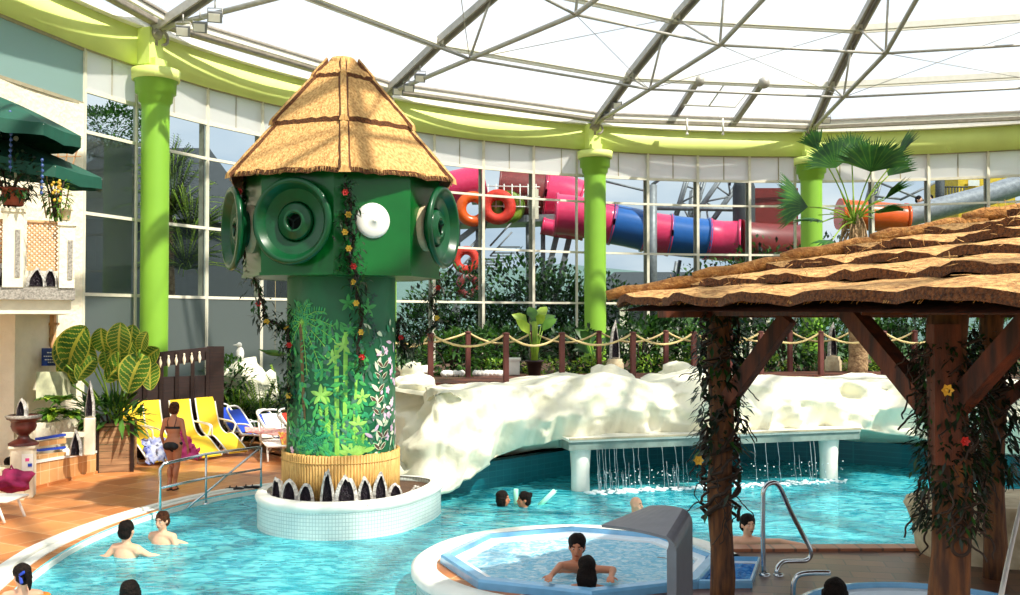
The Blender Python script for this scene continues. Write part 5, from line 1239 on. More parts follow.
leaves = [((84, 322), (66, 365), 40, (-.1, -1, .1)), ((62, 330), (76, 372), 34, (.3, -1, 0)), ((100, 326), (104, 352), 24, (0, -1, .2)), ((120, 320), (118, 352), 26, (.2, -1, .2)), ((133, 322), (128, 358), 24, (.5, -1, .1)),
          ((104, 378), (134, 352), 34, (-.2, -1, .5)), ((126, 390), (142, 354), 36, (-.1, -1, .3)), ((158, 346), (138, 366), 24, (.3, -1, .4)), ((150, 388), (150, 362), 22, (.1, -1, .2)), ((84, 336), (92, 366), 22, (-.3, -1, .2)), ((76, 378), (94, 358), 26, (0, -1, .8)), ((110, 344), (112, 372), 26, (.1, -1, .3)), ((132, 338), (126, 366), 20, (-.1, -1, .2)), ((146, 330), (140, 350), 16, (-.1, -1, .2)), ((60, 352), (72, 385), 22, (-.2, -1, .1))]
g = MB()
for i, (tp, rt, w_, n_) in enumerate(leaves):
    dd = bd-.5+.9*((i*37) % 10)/10; r_, t_ = LP(*rt, dd), LP(*tp, dd-.15); big_leaf(t_, r_, w_*dd/970, V(*n_), i)
    g.tube(catmull([base+V(.05*(i % 5-2), .03*(i % 3), -.02), base.lerp(r_, .5)+V(0, .05, .08), r_], 5), .02, 6)
g.build('stalk', K['l3'], t)
bush(base+V(-.1, -.15, .22), (.75, .45, .32), 260, ('l2', 'l1'), 'low green leaves filling the plank planter below the striped leaves', 'undergrowth', 'plant', L=.42, wd=.26, seed=9, up=.3)
# dark plank screen with gap
sA, sB = V(*W(128, 448, d=24.0).xy, 0), V(*W(207, 448, d=25.3).xy, 0); ds = (sB-sA).normalized(); ns = V(-ds.y, ds.x, 0)
t = T('plank_screen', 'dark plank screen behind the yellow loungers', 'screen', sA)
m = MB(); m.slab([sA, sB, sB+V(0, 0, 1.95), sA+V(0, 0, 1.95)], ns*.08); m.build('boards', K['plank'], t)
m = MB(); m.slab([sA+V(0, 0, 2.12), sB+V(0, 0, 2.35), sB+V(0, 0, 2.68), sA+V(0, 0, 2.52)], ns*.08); m.build('top_board', K['plank'], t)
for k in range(6): u = k/5; p = sA.lerp(sB, u); m = MB(); m.box(p-ns*.02+V(0, 0, 1.28), (.09, .10, 2.6), rz=.2); m.build('post', K['plank'], t)
m = MB(); m.slab([sB, sB+V(.40, .1, 0), sB+V(.40, .1, 2.7), sB+V(0, 0, 2.7)], ns*.06); m.build('side_panel', K['plank'], t)
for k in range(9):
    p = sA.lerp(sB, .1+.1*k)+V(0, -.05, 2.25+.02*k); m = MB(); m.lathe([(.02, -.12), (.05, 0), (.02, .12)], p, 8); m.sphere(p+V(0, 0, .14), .03, 6, 4); m.build('spindle', K['cream'], t)
m = MB(); m.slab([sA+V(.2, -.4, 0), sA+V(1.6, .0, 0), sA+V(1.6, 0, .22), sA+V(.2, -.4, .22)], V(-.1, .3, 0)); tag(m.build('timber_step', K['plank']), 'dark timber step under the yellow loungers at the left', 'step')
# white rounded seat back and the lounger with the maroon bag, far left
p = gp(8, 500); m = MB(); pr = []
for i in range(13): a_ = pi*i/12; pr.append(V(cos(a_)*.42, 0, .45+sin(a_)*.34))
base_ = V(p.x, p.y, 0); pl = [base_+V(-.75, 0, 0), base_+V(.42, 0, 0)]+[base_+q_ for q_ in pr]; pl = [base_+V(.30, 0, 0)]+[base_+V(q_.x-.12, 0, q_.z*.74) for q_ in pr[:7]]+[base_+V(-1.0, 0, .58), base_+V(-1.0, 0, 0)]
m.slab(pl, V(-.2, .5, 0)); tag(m.build('curved_parapet', K['cream']), 'cream parapet with a rounded shoulder at the far left edge', 'parapet')
# ================================================================ LOUNGERS
def lounger_yellow():
    t = T('sun_lounger', 'x', 'sun lounger')
    prof = catmull([V(-.58, 0, 1.34), V(-.50, 0, 1.0), V(-.34, 0, .62), V(-.08, 0, .46), V(.16, 0, .48), V(.40, 0, .36), V(.78, 0, .10)], 4)
    m = MB(); rows = [[p+V(0, y, 0) for p in prof] for y in (-.27, -.09, .09, .27)]; m.grid(rows); m.grid([[p-V(0, 0, .025) for p in reversed(r)] for r in rows])
    m.build('sling', K['yellow'], t)
    for s_ in (-1, 1):
        m = MB(); m.tube([p+V(0, .28*s_, -.01) for p in prof], .02, 6); m.build('side_rail', K['white'], t)
        m = MB(); m.tube(catmull([V(-.45, .30*s_, .80), V(-.30, .34*s_, .78), V(.12, .34*s_, .74), V(.20, .34*s_, .66), V(.14, .30*s_, .46)], 4), .022, 6); m.build('armrest', K['white'], t)
        m = MB(); m.tube([V(-.05, .27*s_, .44), V(-.42, .27*s_, .02)], .02, 6); m.tube([V(-.2, .27*s_, .5), V(.3, .27*s_, .02)], .02, 6); m.build('leg', K['white'], t)
    m = MB(); m.tube([V(-.42, -.27, .02), V(-.42, .27, .02)], .018, 6); m.tube([V(.3, -.27, .02), V(.3, .27, .02)], .018, 6); m.build('foot_bar', K['white'], t)
    return t
def lounger_frame(mt, nm='blue', white_seat=False):
    t = T('sun_lounger', 'x', 'sun lounger'); bk_ = [V(-.78, 0, 1.02), V(-.72, 0, .98), V(-.28, 0, .42)]
    m = MB(); m.grid([[V(-.74, y, .99), V(-.30, y, .44)] for y in (-.25, .25)], sm=False); m.slab([V(-.74, -.25, .98), V(-.74, .25, .98), V(-.30, .25, .43), V(-.30, -.25, .43)], V(-.02, 0, -.015)); m.build('back_sling', K[mt], t)
    m = MB(); m.slab([V(-.24, -.25, .38), V(1.1, -.25, .38), V(1.1, .25, .38), V(-.24, .25, .38)], V(0, 0, .015)); m.build('seat_sling', K['white' if white_seat else mt], t)
    m = MB(); m.tube(catmull([V(-.28, -.29, .40), V(-.70, -.29, .93), V(-.80, -.2, 1.06), V(-.82, 0, 1.08), V(-.80, .2, 1.06), V(-.70, .29, .93), V(-.28, .29, .40)], 4), .028, 7); m.build('back_frame', K['white'], t)
    m = MB(); m.tube([V(-.35, -.29, .38), V(1.15, -.29, .38), V(1.15, .29, .38), V(-.35, .29, .38)], .028, 7, closed=True); m.build('seat_frame', K['white'], t)
    for x, s_ in ((-.2, -1), (-.2, 1), (.95, -1), (.95, 1)): m = MB(); m.tube([V(x, .28*s_, .38), V(x+(.16 if x > 0 else -.22), .28*s_, .02)], .026, 6); m.build('leg', K['white'], t)
    for s_ in (-1, 1): m = MB(); m.tube(catmull([V(-.46, .31*s_, .64), V(-.3, .33*s_, .66), V(0, .33*s_, .62), V(.08, .31*s_, .40)], 4), .022, 6); m.build('armrest', K['white'], t)
    return t
RZ = -.72
ly = lounger_yellow(); ps = [(160, 465, 'yellow lounger nearest the plank planter, behind the navy towel'), (178, 462, 'yellow lounger second from the left, behind the walking woman'), (210, 460, 'yellow lounger third from the left, right of the walking woman'), (236, 456, 'yellow lounger rightmost of the four, by the dark side panel')]
for i, (x, y, lb) in enumerate(ps):
    p = W(x, y, z=0); loc = V(p.x-.78*cos(RZ), p.y-.78*sin(RZ), 0)
    o = ly if i == 0 else None
    if i == 0: ly.location = loc; ly.rotation_euler = (0, 0, RZ); ly['label'] = lb; ly['group'] = 'yellow sun loungers before the plank screen'
    else: dup(ly, loc, RZ+.02*i, lb, sc=1.04)
lb_ = lounger_frame('blue')
bs_ = [(221, 409, 26.6, 'blue lounger farthest left, half hidden by the one before it'), (232, 409, 26.0, 'blue lounger with white frame second from the left of the blue ones'), (262, 406, 25.0, 'blue lounger with white frame nearest the green tower')]
for i, (x, y, d, lb) in enumerate(bs_):
    p = W(x, y, d=d); a_ = -.35; loc = V(p.x+.80*cos(a_), p.y+.80*sin(a_), 0)
    if i == 0: lb_.location = loc; lb_.rotation_euler = (0, 0, a_); lb_['label'] = lb; lb_['group'] = 'blue sun loungers'
    else: dup(lb_, loc, a_, lb)
rl_ = lounger_frame('red'); p = W(284, 404, d=25.2); rl_.location = V(p.x+.76, p.y-.25, 0); rl_.rotation_euler = (0, 0, -.3); tag(rl_, 'red lounger half hidden behind the left edge of the tower', 'sun lounger')
wl_ = lounger_frame('white', white_seat=True); p = gp(276, 462); wl_.location = V(p.x-.30, p.y+1.0, 0); wl_.rotation_euler = (0, 0, -1.2); tag(wl_, 'white lounger in front of the blue ones, beside the tower', 'sun lounger')
wl2 = lounger_frame('white', white_seat=True); p = gp(6, 522); wl2.location = V(p.x-1.0, p.y+.2, 0); wl2.rotation_euler = (0, 0, -.1); tag(wl2, 'white lounger cut by the left picture edge, under a maroon bag', 'sun lounger')
def cloth(pts, rows_n, mt, name, label, cat, thick=.02, amp=.03, seed=0):
    """drape over a quad with folds"""
    a, b, c, d = [Vector(p) for p in pts]; m = MB(); rows = []
    for j in range(rows_n+1):
        v = j/rows_n; rows.append([a.lerp(b, u/14).lerp(d.lerp(c, u/14), v)+V(amp*noise.noise(V(u*.5, v*5, seed)), amp*noise.noise(V(u*.4+5, v*4, seed)), amp*noise.noise(V(u*.6, v*6, seed+3))) for u in range(15)])
    m.grid(rows); m.grid([[p-V(0, 0, thick)+V(0, thick*.5, 0) for p in reversed(r)] for r in rows])
    for k in (0, -1): m.grid([rows[k], [p-V(0, 0, thick)+V(0, thick*.5, 0) for p in rows[k]]])
    return tag(m.build(name, K[mt] if isinstance(mt, str) else mt), label, cat)
def Wz(x, y, d): return W(x, y, d=d)
cloth([Wz(244, 427, 24.6), Wz(290, 429, 24.0), Wz(290, 436, 23.6), Wz(246, 432, 24.1)], 8, M_('pink_striped_towel', (226, 120, 128), .9, col2=(240, 200, 180), vs=14), 'beach_towel', 'pink and cream towel laid along the blue lounger seats', 'towel')
cloth([Wz(278, 432, 23.6), Wz(289, 433, 23.5), Wz(290, 449, 23.2), Wz(283, 449, 23.3)], 8, M_('multi_towel', (226, 60, 90), .9, col2=(210, 200, 60), vs=9), 'beach_towel', 'red and yellow striped towel hanging beside the tower', 'towel')
cloth([Wz(288, 412, 24.4), Wz(295, 412, 24.4), Wz(297, 428, 24.2), Wz(288, 428, 24.2)], 6, 'yellow', 'beach_towel', 'yellow and red towel on the red lounger', 'towel')
nv = cloth([Wz(140, 440, 22.0), Wz(163, 437, 22.1), Wz(170, 458, 21.8), Wz(148, 464, 21.7)], 12, M_('navy_white_towel', (28, 56, 150), .9, col2=(225, 228, 236), vs=5), 'beach_towel', 'navy and white towel hanging over the leftmost yellow lounger', 'towel', amp=.12)
pk = cloth([Wz(180, 430, 21.0), Wz(188, 438, 21.0), Wz(203, 456, 20.9), Wz(178, 460, 20.8)], 12, 'pink', 'beach_towel', 'bright pink towel beside the walking woman', 'towel', amp=.12)
m = MB(); m.sphere(gp(8, 512)+V(0, .15, .52), (.34, .22, .18), 20, 12, jit=.8, seed=4); m.tube([gp(3, 512)+V(0, .1, .6), gp(8, 510)+V(0, .1, .78), gp(14, 512)+V(0, .1, .6)], .02, 6); tag(m.build('beach_bag', K['maroon']), 'maroon beach bag heaped on the white lounger at the far left', 'bag')
for x, y, lb in ((231, 490.5, 'pair of dark sandals lying at the shore beside the handrail'), (247, 489, 'dark sandals by the right foot of the handrail')):
    p = gp(x, y); t = T('sandals', lb, 'sandals', p)
    for k in range(2):
        m = MB(); m.sphere(p+V(.13*k, .04*k, .035), (.13, .05, .03), 12, 6); m.tube([p+V(.13*k-.03, -.04, .03), p+V(.13*k-.02, 0, .09), p+V(.13*k-.03, .05, .03)], .012, 5); m.build('sandal', K['black'], t)

# ================================================================ PEOPLE
def caps(bm_, a, b, r0, r1, n=10):
    m = bm_; a = Vector(a); b = Vector(b); P = [a.lerp(b, t/3) for t in range(4)]
    m.tube(P, [r0+(r1-r0)*t/3 for t in range(4)], n); m.sphere(a, r0, n, 7); m.sphere(b, r1, n, 7)
def chain(m, P, R):
    for i in range(len(P)-1): caps(m, P[i], P[i+1], R[i], R[i+1])
def remesh(m, name, mat, parent, vox=.012, smooth=6):
    o = m.build(name, mat, parent); me0 = o.data
    r = o.modifiers.new('r', 'REMESH'); r.mode = 'VOXEL'; r.voxel_size = vox; r.use_smooth_shade = True
    s_ = o.modifiers.new('s', 'SMOOTH'); s_.iterations = smooth; s_.factor = .5
    dg = bpy.context.evaluated_depsgraph_get(); ev = o.evaluated_get(dg); me = bpy.data.meshes.new_from_object(ev, depsgraph=dg)
    o.modifiers.clear(); o.data = me; bpy.data.meshes.remove(me0)
    if not me.materials: me.materials.append(mat)
    return o
def basis(f):
    f = Vector(f).normalized(); r = f.cross(V(0, 0, 1)).normalized(); u = r.cross(f); return r, f, u      # right, forward, up
def head(m, c, f, s=1.0):
    """skull, jaw, nose, ears, neck root; c = centre of the head, f = facing"""
    r, f, u = basis(f); Mx = Matrix((r, f, u)).transposed()
    m.sphere(c+u*.025*s, (.077*s, .095*s, .098*s), 16, 12, M=Mx); m.sphere(c+f*.02*s-u*.055*s, (.058*s, .070*s, .062*s), 14, 10, M=Mx)
    m.sphere(c+f*.062*s-u*.092*s, (.026*s, .024*s, .020*s), 8, 6, M=Mx)
    m.tube([c+f*.088*s+u*.02*s, c+f*.112*s-u*.02*s], [.010*s, .017*s], 8); m.sphere(c+f*.110*s-u*.024*s, .016*s, 8, 6)
    m.sphere(c+f*.092*s-u*.056*s, (.026*s, .012*s, .010*s), 8, 6, M=Mx)
    for k in (-1, 1): m.sphere(c+r*.080*s*k-u*.005*s, (.012*s, .022*s, .032*s), 8, 6, M=Mx); m.sphere(c+r*.038*s*k+f*.060*s-u*.025*s, (.026*s, .028*s, .026*s), 8, 6)
def face(c, f, par, s=1.0, sm_='skin'):
    r, f, u = basis(f)
    for k in (-1, 1):
        m = MB(); m.sphere(c+r*.031*s*k+f*.083*s+u*.008*s, (.011*s, .007*s, .006*s), 8, 6); m.build('eye', K['white'], par)
        m = MB(); m.sphere(c+r*.031*s*k+f*.091*s+u*.008*s, .006*s, 6, 5); m.bar(c+r*.015*s*k+f*.094*s+u*.032*s, c+r*.05*s*k+f*.078*s+u*.032*s, .008*s); m.build('eyebrow', K['hair'], par)
    m = MB(); m.sphere(c+f*.101*s-u*.057*s, (.024*s, .006*s, .008*s), 8, 5, M=Matrix((r, f, u)).transposed()); m.build('lips', K['maroon' if sm_ == 'x' else 'terra'], par)
def hairdo(c, f, par, mt='hair', style='short', s=1.0):
    r, f, u = basis(f); Mx = Matrix((r, f, u)).transposed(); m = MB()
    m.sphere(c+u*.042*s-f*.018*s, (.093*s, .105*s, .102*s), 18, 12, M=Mx, jit=.12, seed=3)
    m.sphere(c-u*.01*s-f*.050*s, (.090*s, .070*s, .092*s), 14, 10, M=Mx, jit=.15, seed=4)
    if style == 'bun': m.sphere(c-f*.10*s+u*.075*s, .045*s, 10, 8, jit=.3)
    if style == 'tail': m.tube([c-f*.09*s+u*.05*s, c-f*.15*s+u*.02*s, c-f*.16*s-u*.1*s, c-f*.14*s-u*.18*s], [.03*s, .035*s, .03*s, .008*s], 8)
    if style == 'long':
        for k in range(-4, 5): m.tube([c-f*.06*s+r*.016*k*s, c-f*.10*s+r*.02*k*s-u*.09*s, c-f*.085*s+r*.017*k*s-u*.16*s, c-f*.07*s+r*.012*k*s-u*.22*s], [.03*s, .032*s, .026*s, .010*s], 7)
    if style == 'bob':
        for k in range(-5, 6): a = k*.42; q_ = c+r*.082*s*sin(a)-f*.082*s*cos(a); m.tube([q_+u*.03*s, q_-u*.05*s, q_-u*.11*s], [.03*s, .03*s, .015*s], 7)
    o = remesh(m, 'hair', K[mt], par, .009, 3); return o
def hand(m, w, d, n, s=1.0, curl=.35, thumb=1):
    """w wrist, d direction of the fingers, n back-of-hand normal"""
    d = Vector(d).normalized(); n = Vector(n); n = (n-d*n.dot(d)).normalized(); sd = d.cross(n)
    pc_ = w+d*.05*s
    Mx = Matrix((sd, d, n)).transposed(); m.sphere(pc_, (.040*s, .052*s, .017*s), 12, 8, M=Mx); m.sphere(w+d*.02*s, (.03*s, .04*s, .02*s), 10, 6, M=Mx)
    for k, L in enumerate((.066, .076, .072, .056)):
        b = w+d*.088*s+sd*(-.030+.020*k)*s; d1 = (d+sd*(-.12+.08*k)-n*curl*.6).normalized(); d2 = (d+sd*(-.12+.08*k)-n*curl*2.0).normalized()
        p1 = b+d1*L*.5*s; p2 = p1+d2*L*.5*s; chain(m, [b-d*.02*s, b, p1, p2], [.010*s, .0095*s, .009*s, .007*s])
    tb = w+d*.028*s-sd*.03*s*thumb; t1_ = tb+(d*.6-sd*thumb*.8-n*.2).normalized()*.036*s; t2_ = t1_+(d*.95-sd*thumb*.3-n*.3).normalized()*.03*s; chain(m, [tb, t1_, t2_], [.013*s, .011*s, .008*s])
def swimmer(name, label, hc, f, skin='skin', hair='hair', style='short', arms=None, s=1.18, bodyf=None, facepts=True, depth=.5, extra=None):
    """bather seen from the head to the chest; arms = two lists of joints"""
    bf = Vector(bodyf if bodyf is not None else f); bf.z = 0; r, bf, u = basis(bf); c = Vector(hc)
    t = T('person', label, 'person', V(c.x, c.y, -.1)); m = MB(); head(m, c, f, s)
    nk = c-u*.11*s-Vector(basis(f)[1])*.015*s; ch = nk-u*.085*s
    chain(m, [c-u*.06*s-bf*.02*s, nk, ch], [.056*s, .052*s, .062*s])
    sh = [ch+r*k*.165*s-u*.02*s for k in (-1, 1)]
    chain(m, [sh[0], ch+V(0, 0, -.01), sh[1]], [.055*s, .075*s, .055*s])
    Mx = Matrix((r, bf, u)).transposed(); m.sphere(ch-u*.13*s, (.165*s, .105*s, .17*s), 16, 12, M=Mx); m.sphere(ch-u*.32*s, (.14*s, .095*s, .2*s), 14, 10, M=Mx)
    for k in (0, 1): m.sphere(sh[k]-u*.02*s, (.062*s, .058*s, .062*s), 10, 8)
    for k in (0, 1):
        A = arms[k] if arms and arms[k] else [sh[k]+r*(k*2-1)*.10*s-u*.22*s+bf*.02*s, sh[k]+r*(k*2-1)*.06*s-u*.34*s+bf*.22*s]
        A = [Vector(q_) for q_ in A]; chain(m, [sh[k], A[0], A[1]], [.050*s, .038*s, .026*s]); hand(m, A[1], A[1]-A[0], V(0, 0, 1), s, thumb=1 if k else -1)
    b = remesh(m, 'body', K[skin], t, .0125, 5)
    if style: hairdo(c, f, t, hair, style, s)
    if facepts: face(c, f, t, s)
    if extra: extra(t, c, r, bf, u, s)
    return t
def hw(x, y, d): return W(x, y, d=d)
# two men at the left shore
c = W(127, 531, z=.27)
swimmer('p', 'person with short dark hair, bare back turned, arms spread in the water at left', c, (.25, .97, 0), 'skin', 'hair', 'short', arms=([c+V(-.30, -.02, -.38), c+V(-.50, .10, -.42)], [c+V(.32, .0, -.36), c+V(.52, .12, -.42)]), s=1.18)
c = W(162, 521, z=.25)
swimmer('p', 'person with short brown hair facing the viewer in the shallow water beside the handrail', c, (-.25, -.97, -.1), 'skin', 'brownhair', 'short', arms=(None, [c+V(.30, .05, -.36), c+V(.50, -.02, -.40)]), s=1.12)
# girl with armbands
c = W(22, 576, z=.30)
def bands(t, c, r, bf, u, s):
    for k in (-1, 1):
        o = MB(); p = c+r*k*.21-u*.27; Mx = Matrix((r, u, bf)).transposed(); n = 16
        o.tube([p+V(.0, .0, 0)+r*.075*cos(2*pi*i/n)+bf*.075*sin(2*pi*i/n) for i in range(n)], .05, 8, closed=True); o.build('arm_float', K['orange'], t)
    o = MB(); p = c-bf*.10+u*.03; o.bar(p, p+r*.06+u*.05-bf*.04, .03, .03); o.bar(p, p+r*.04-u*.08-bf*.06, .03, .03); o.build('hair_ribbon', K['blue'], t)
    o = MB(); Mx = Matrix((r, bf, u)).transposed(); o.sphere(c-u*.40, (.155, .115, .17), 14, 10, M=Mx); o.build('swimsuit', K['towelw'], t)
swimmer('p', 'child with dark tied hair and orange arm floats at the bottom left corner', c, (-.75, .6, -.3), 'skin', 'hair', 'tail', s=1.1, bodyf=(-.2, .98, 0), extra=bands)
c = W(131, 593, z=.02); swimmer('p', 'dark-haired head of a bather just showing at the bottom edge', c, (.5, .8, 0), 'tan', 'hair', 'bob')
# two with foam noodles
c = W(503, 499, z=.03); swimmer('p', 'person with wet shoulder-length dark hair swimming left of the upright foam noodle', c, (.9, -.3, 0), 'tan', 'hair', 'bob')
c = W(524, 500, z=.03); swimmer('p', 'person with dark hair tied up swimming between the two foam noodles', c, (-.9, -.2, 0), 'tan', 'hair', 'bun')
for x0, y0, x1, y1, lb in ((516, 507, 516, 489, 'mint green foam noodle sticking upright out of the water'), (538, 504, 555, 490.5, 'mint green foam noodle leaning to the right out of the water')):
    m = MB(); a, b = hw(x0, y0+3, 18.5), hw(x1, y1, 18.5); m.tube([a, a.lerp(b, .5), b], .045, 12); m.lathe([(.044, 0), (.02, .002), (.02, -.03)], b, 12, M=frame(0) if False else Matrix.Identity(3)); tag(m.build('foam_noodle', K['foamg']), lb, 'pool noodle')
c = W(636, 505, z=.08); swimmer('p', 'balding person whose head shows just behind the grey water spout', c, (.75, -.5, 0), 'skin', 'brownhair', None)
c = hw(748, 525, 14.15); swimmer('p', 'bearded person with dark hair leaning back with one arm stretched along the pool edge', c, (.2, -.95, 0), 'skin', 'hair', 'short', arms=([c+V(-.30, .02, -.2), c+V(-.45, -.3, -.25)], [c+V(.42, -.12, -.21), c+V(.70, -.30, -.22)]))
c = hw(835, 594, 9.7); swimmer('p', 'dark-haired bather in the bottom hot tub, only the top of the head visible', c, (.1, .99, 0), 'tan', 'hair', 'bob')
c = hw(10, 465, 19.3); swimmer('p', 'person with dark hair sitting behind the curved cream parapet at the far left', c, (-.4, .9, 0), 'tan', 'hair', 'short', facepts=False)
# couple in the hot tub
c = hw(577, 547, 12.15)
swimmer('p', 'person with swept-back dark hair facing the viewer in the octagonal hot tub', c, (-.12, -.98, -.12), 'tan', 'hair', 'short', s=1.22, arms=([hw(560, 566, 11.85), hw(551, 575.5, 11.35)], [hw(613, 570, 11.8), hw(611, 577, 11.35)]))
c = hw(587, 569, 11.55)
swimmer('p', 'person with long dark hair seen from behind in the octagonal hot tub', c, (.1, .95, -.1), 'tan', 'hair', 'long', facepts=False, s=1.15)
# people outside on the slide platform
def woman():
    p = gp(173, 490); t = T('person', 'person in a black bikini with brown hair up walking away along the terracotta deck', 'person', p)
    f = V(.12, .99, 0); r, f, u = basis(f); P = lambda a, b, z: p+r*a+f*b+V(0, 0, z); m = MB()
    hc = P(0, .05, 1.50); head(m, hc, (.15, .98, -.12)); chain(m, [P(0, .03, 1.44), P(0, .0, 1.33)], [.05, .055])
    Mx = Matrix((r, f, u)).transposed()
    chain(m, [P(-.155, 0, 1.30), P(0, 0, 1.32), P(.155, 0, 1.30)], [.048, .062, .048])
    m.sphere(P(0, 0, 1.18), (.155, .095, .18), 16, 12, M=Mx); m.sphere(P(0, .01, 1.02), (.125, .085, .16), 16, 12, M=Mx); m.sphere(P(0, -.01, .87), (.175, .115, .14), 16, 12, M=Mx)
    for k in (-1, 1): m.sphere(P(.08*k, -.06, .83), (.095, .085, .10), 12, 10, M=Mx); m.sphere(P(.075*k, .09, 1.2), (.06, .05, .06), 10, 8, M=Mx)
    hipL, hipR = P(-.085, 0, .84), P(.085, 0, .84)
    chain(m, [hipL, P(-.075, .10, .46), P(-.06, -.04, .09)], [.095, .058, .038]); chain(m, [hipR, P(.06, .03, .46), P(.035, -.02, .08)], [.095, .058, .038])
    m.sphere(P(-.07, .0, .33), (.052, .055, .12), 10, 8); m.sphere(P(.05, -.02, .33), (.052, .058, .12), 10, 8)
    for a, b, z in ((-.06, -.04, .05), (.04, -.02, .05)): chain(m, [P(a, b-.03, z-.01), P(a-.005, b+.09, z-.022), P(a-.005, b+.15, z-.03)], [.034, .03, .02])
    chain(m, [P(-.165, 0, 1.29), P(-.23, -.02, 1.03), P(-.22, .08, .82)], [.048, .036, .025]); hand(m, P(-.22, .08, .82), V(.05, .2, -1), V(-1, 0, 0))
    chain(m, [P(.165, 0, 1.29), P(.235, -.03, 1.03), P(.25, .07, .80)], [.048, .036, .025]); hand(m, P(.25, .07, .80), V(.05, .2, -1), V(1, 0, 0), thumb=-1)
    remesh(m, 'body', K['tan'], t, .012, 5)
    hairdo(hc, (.15, .98, -.12), t, 'brownhair', 'bun')
    m = MB(); m.sphere(P(0, -.01, .87), (.186, .130, .075), 20, 10, M=Mx); 
    for k in (-1, 1): m.sphere(P(.07*k, -.066, .83), (.098, .094, .088), 12, 10, M=Mx)
    m.sphere(P(0, -.02, .76), (.05, .08, .05), 10, 8); remesh(m, 'bikini_bottom', K['black'], t, .01, 4)
    m = MB(); m.lathe([(.99, -.022), (1.03, 0), (.99, .022)], P(0, 0, 1.17), 28, M=Matrix((r*.155, f*.098, u)).transposed())
    for k in (-1, 1): m.tube([P(.06*k, -.095, 1.18), P(.085*k, -.085, 1.28), P(.075*k, -.02, 1.365)], .006, 5); m.sphere(P(.075*k, .10, 1.2), (.065, .05, .06), 10, 8, M=Mx)
    m.build('bikini_top', K['black'], t)
    for a, b in ((-.06, -.04), (.04, -.02)): m = MB(); m.sphere(P(a-.003, b+.045, .012), (.045, .125, .012), 14, 6, M=Mx); m.tube([P(a-.045, b+.08, .015), P(a-.005, b+.09, .065), P(a+.038, b+.08, .015)], .01, 5); m.build('sandal', K['black'], t)
woman()
[o for o in bpy.data.objects if o.get('label', '').startswith('person in a black bikini')][0].scale = (1.07, 1.07, 1.07)
# ================================================================ PLANTS INSIDE
rr = random.Random(77)
gardens = [(452, 352, 27.6, 1.1, .75, 'l2 l1'), (486, 350, 28.6, .9, .8, 'l1 l2'), (512, 358, 29.5, 1.0, .75, 'l1 l5'), (575, 352, 29.0, .9, .8, 'l1 l5'), (640, 350, 29.5, 1.0, .9, 'l1 l2'), (672, 345, 30, .9, 1.0, 'l1 l5'), (705, 350, 29.4, .9, .9, 'l2 l1'), (745, 346, 30.2, 1.0, .9, 'l1 l5'), (785, 348, 30.2, 1.0, .9, 'l1 l5'), (825, 342, 30.6, 1.0, 1.0, 'l2 l1'), (875, 342, 30.6, .9, 1.0, 'l1 l2'), (915, 338, 30.4, 1.0, 1.1, 'l1 l5'), (965, 335, 29.8, 1.1, 1.2, 'l2 l1'), (1010, 340, 29, 1.1, 1.2, 'l1 l2')]
gn = ['first, at the left end of the rope fence', 'second, behind the left fence posts', 'third, left of the potted banana plant', 'right of the potted banana plant', 'right of the slender geode', 'fifth past the lime column', 'left of the front hut post', 'right of the front hut post', 'in the middle of the hut opening', 'left of the palm trunk', 'right of the palm trunk', 'before the thick hut post', 'right of the thick hut post', 'at the right picture edge']
for i, (x, y, d, rx, rz_, mt) in enumerate(gardens):
    c = W(x, y, d=d); bush(V(c.x, c.y, 1.8+rz_*.8), (rx, .7, rz_), 620, mt.split(), 'dense dark bush behind the rope fence, '+gn[i], L=.26, wd=.42, seed=i+30, up=.3, group='bushes behind the rope fence')
for i, (x, y, d, r) in enumerate(((548, 368, 27.4, .7), (590, 368, 27.4, .5), (655, 368, 28.6, .7), (700, 368, 28.6, .6), (770, 366, 29, .8), (860, 366, 29, .7), (500, 371, 27.2, .6))):
    c = W(x, y, d=d); bush(V(c.x, c.y, 2.05), (r, .35, .26), 230, ('l3', 'l2'), 'low lime green border plant by the fence, '+('under the banana plant', 'left of the slender geode', 'right of the slender geode', 'left of the front hut post', 'in the hut opening', 'beside the palm trunk', 'behind the white pebbles')[i], 'border_plant', 'plant', L=.14, wd=.5, seed=i+60, group='lime border plants', stems=False)
# big upright leaves (banana, bird of paradise)
def paddle(c, h, n, label, mt=('l2', 'l3'), spread=.5, L=.8, w_=.26, name='banana_plant', seed=0, potr=0, lean=.2):
    rr = random.Random(seed); t = T(name, label, 'plant', c)
    g = MB(); ends = []
    for k in range(n):
        a = rr.uniform(0, 6.3); s_ = rr.uniform(.1, 1)*spread; p = c+V(cos(a)*s_*.5, sin(a)*s_*.5, h*rr.uniform(.45, .75)); g.tube([c+V(cos(a)*.04, sin(a)*.04, 0), c.lerp(p, .6), p], [.035, .02, .012], 5); ends.append((p, a))
    g.build('stem', K['l3'], t); g = MB()
    for p, a in ends: g.leaf(p, V(cos(a)*.7, sin(a)*.7, rr.uniform(.3, 1.3)), L*rr.uniform(.7, 1.1), w_, droop=.35, mi=rr.choice((0, 1)), nrm=V(0, -.8, .6))
    g.build('leaves', [K[x] for x in mt], t); return t
pc_ = W(534, 371, d=26.2); pc_ = V(pc_.x, pc_.y-.4, ZF); pot(pc_, .20, .42, 'plank', 'dark red plant pot of the banana plant on the walkway')
t = paddle(pc_+V(0, 0, .4), 1.5, 9, 'banana plant with a pale stem in the dark pot between fence posts', seed=3, L=.75, w_=.3)
m = MB(); m.tube([pc_+V(0, 0, .35), pc_+V(.02, 0, .9), pc_+V(0, 0, 1.45)], [.10, .08, .06], 10); m.build('trunk', K['l3'], t)
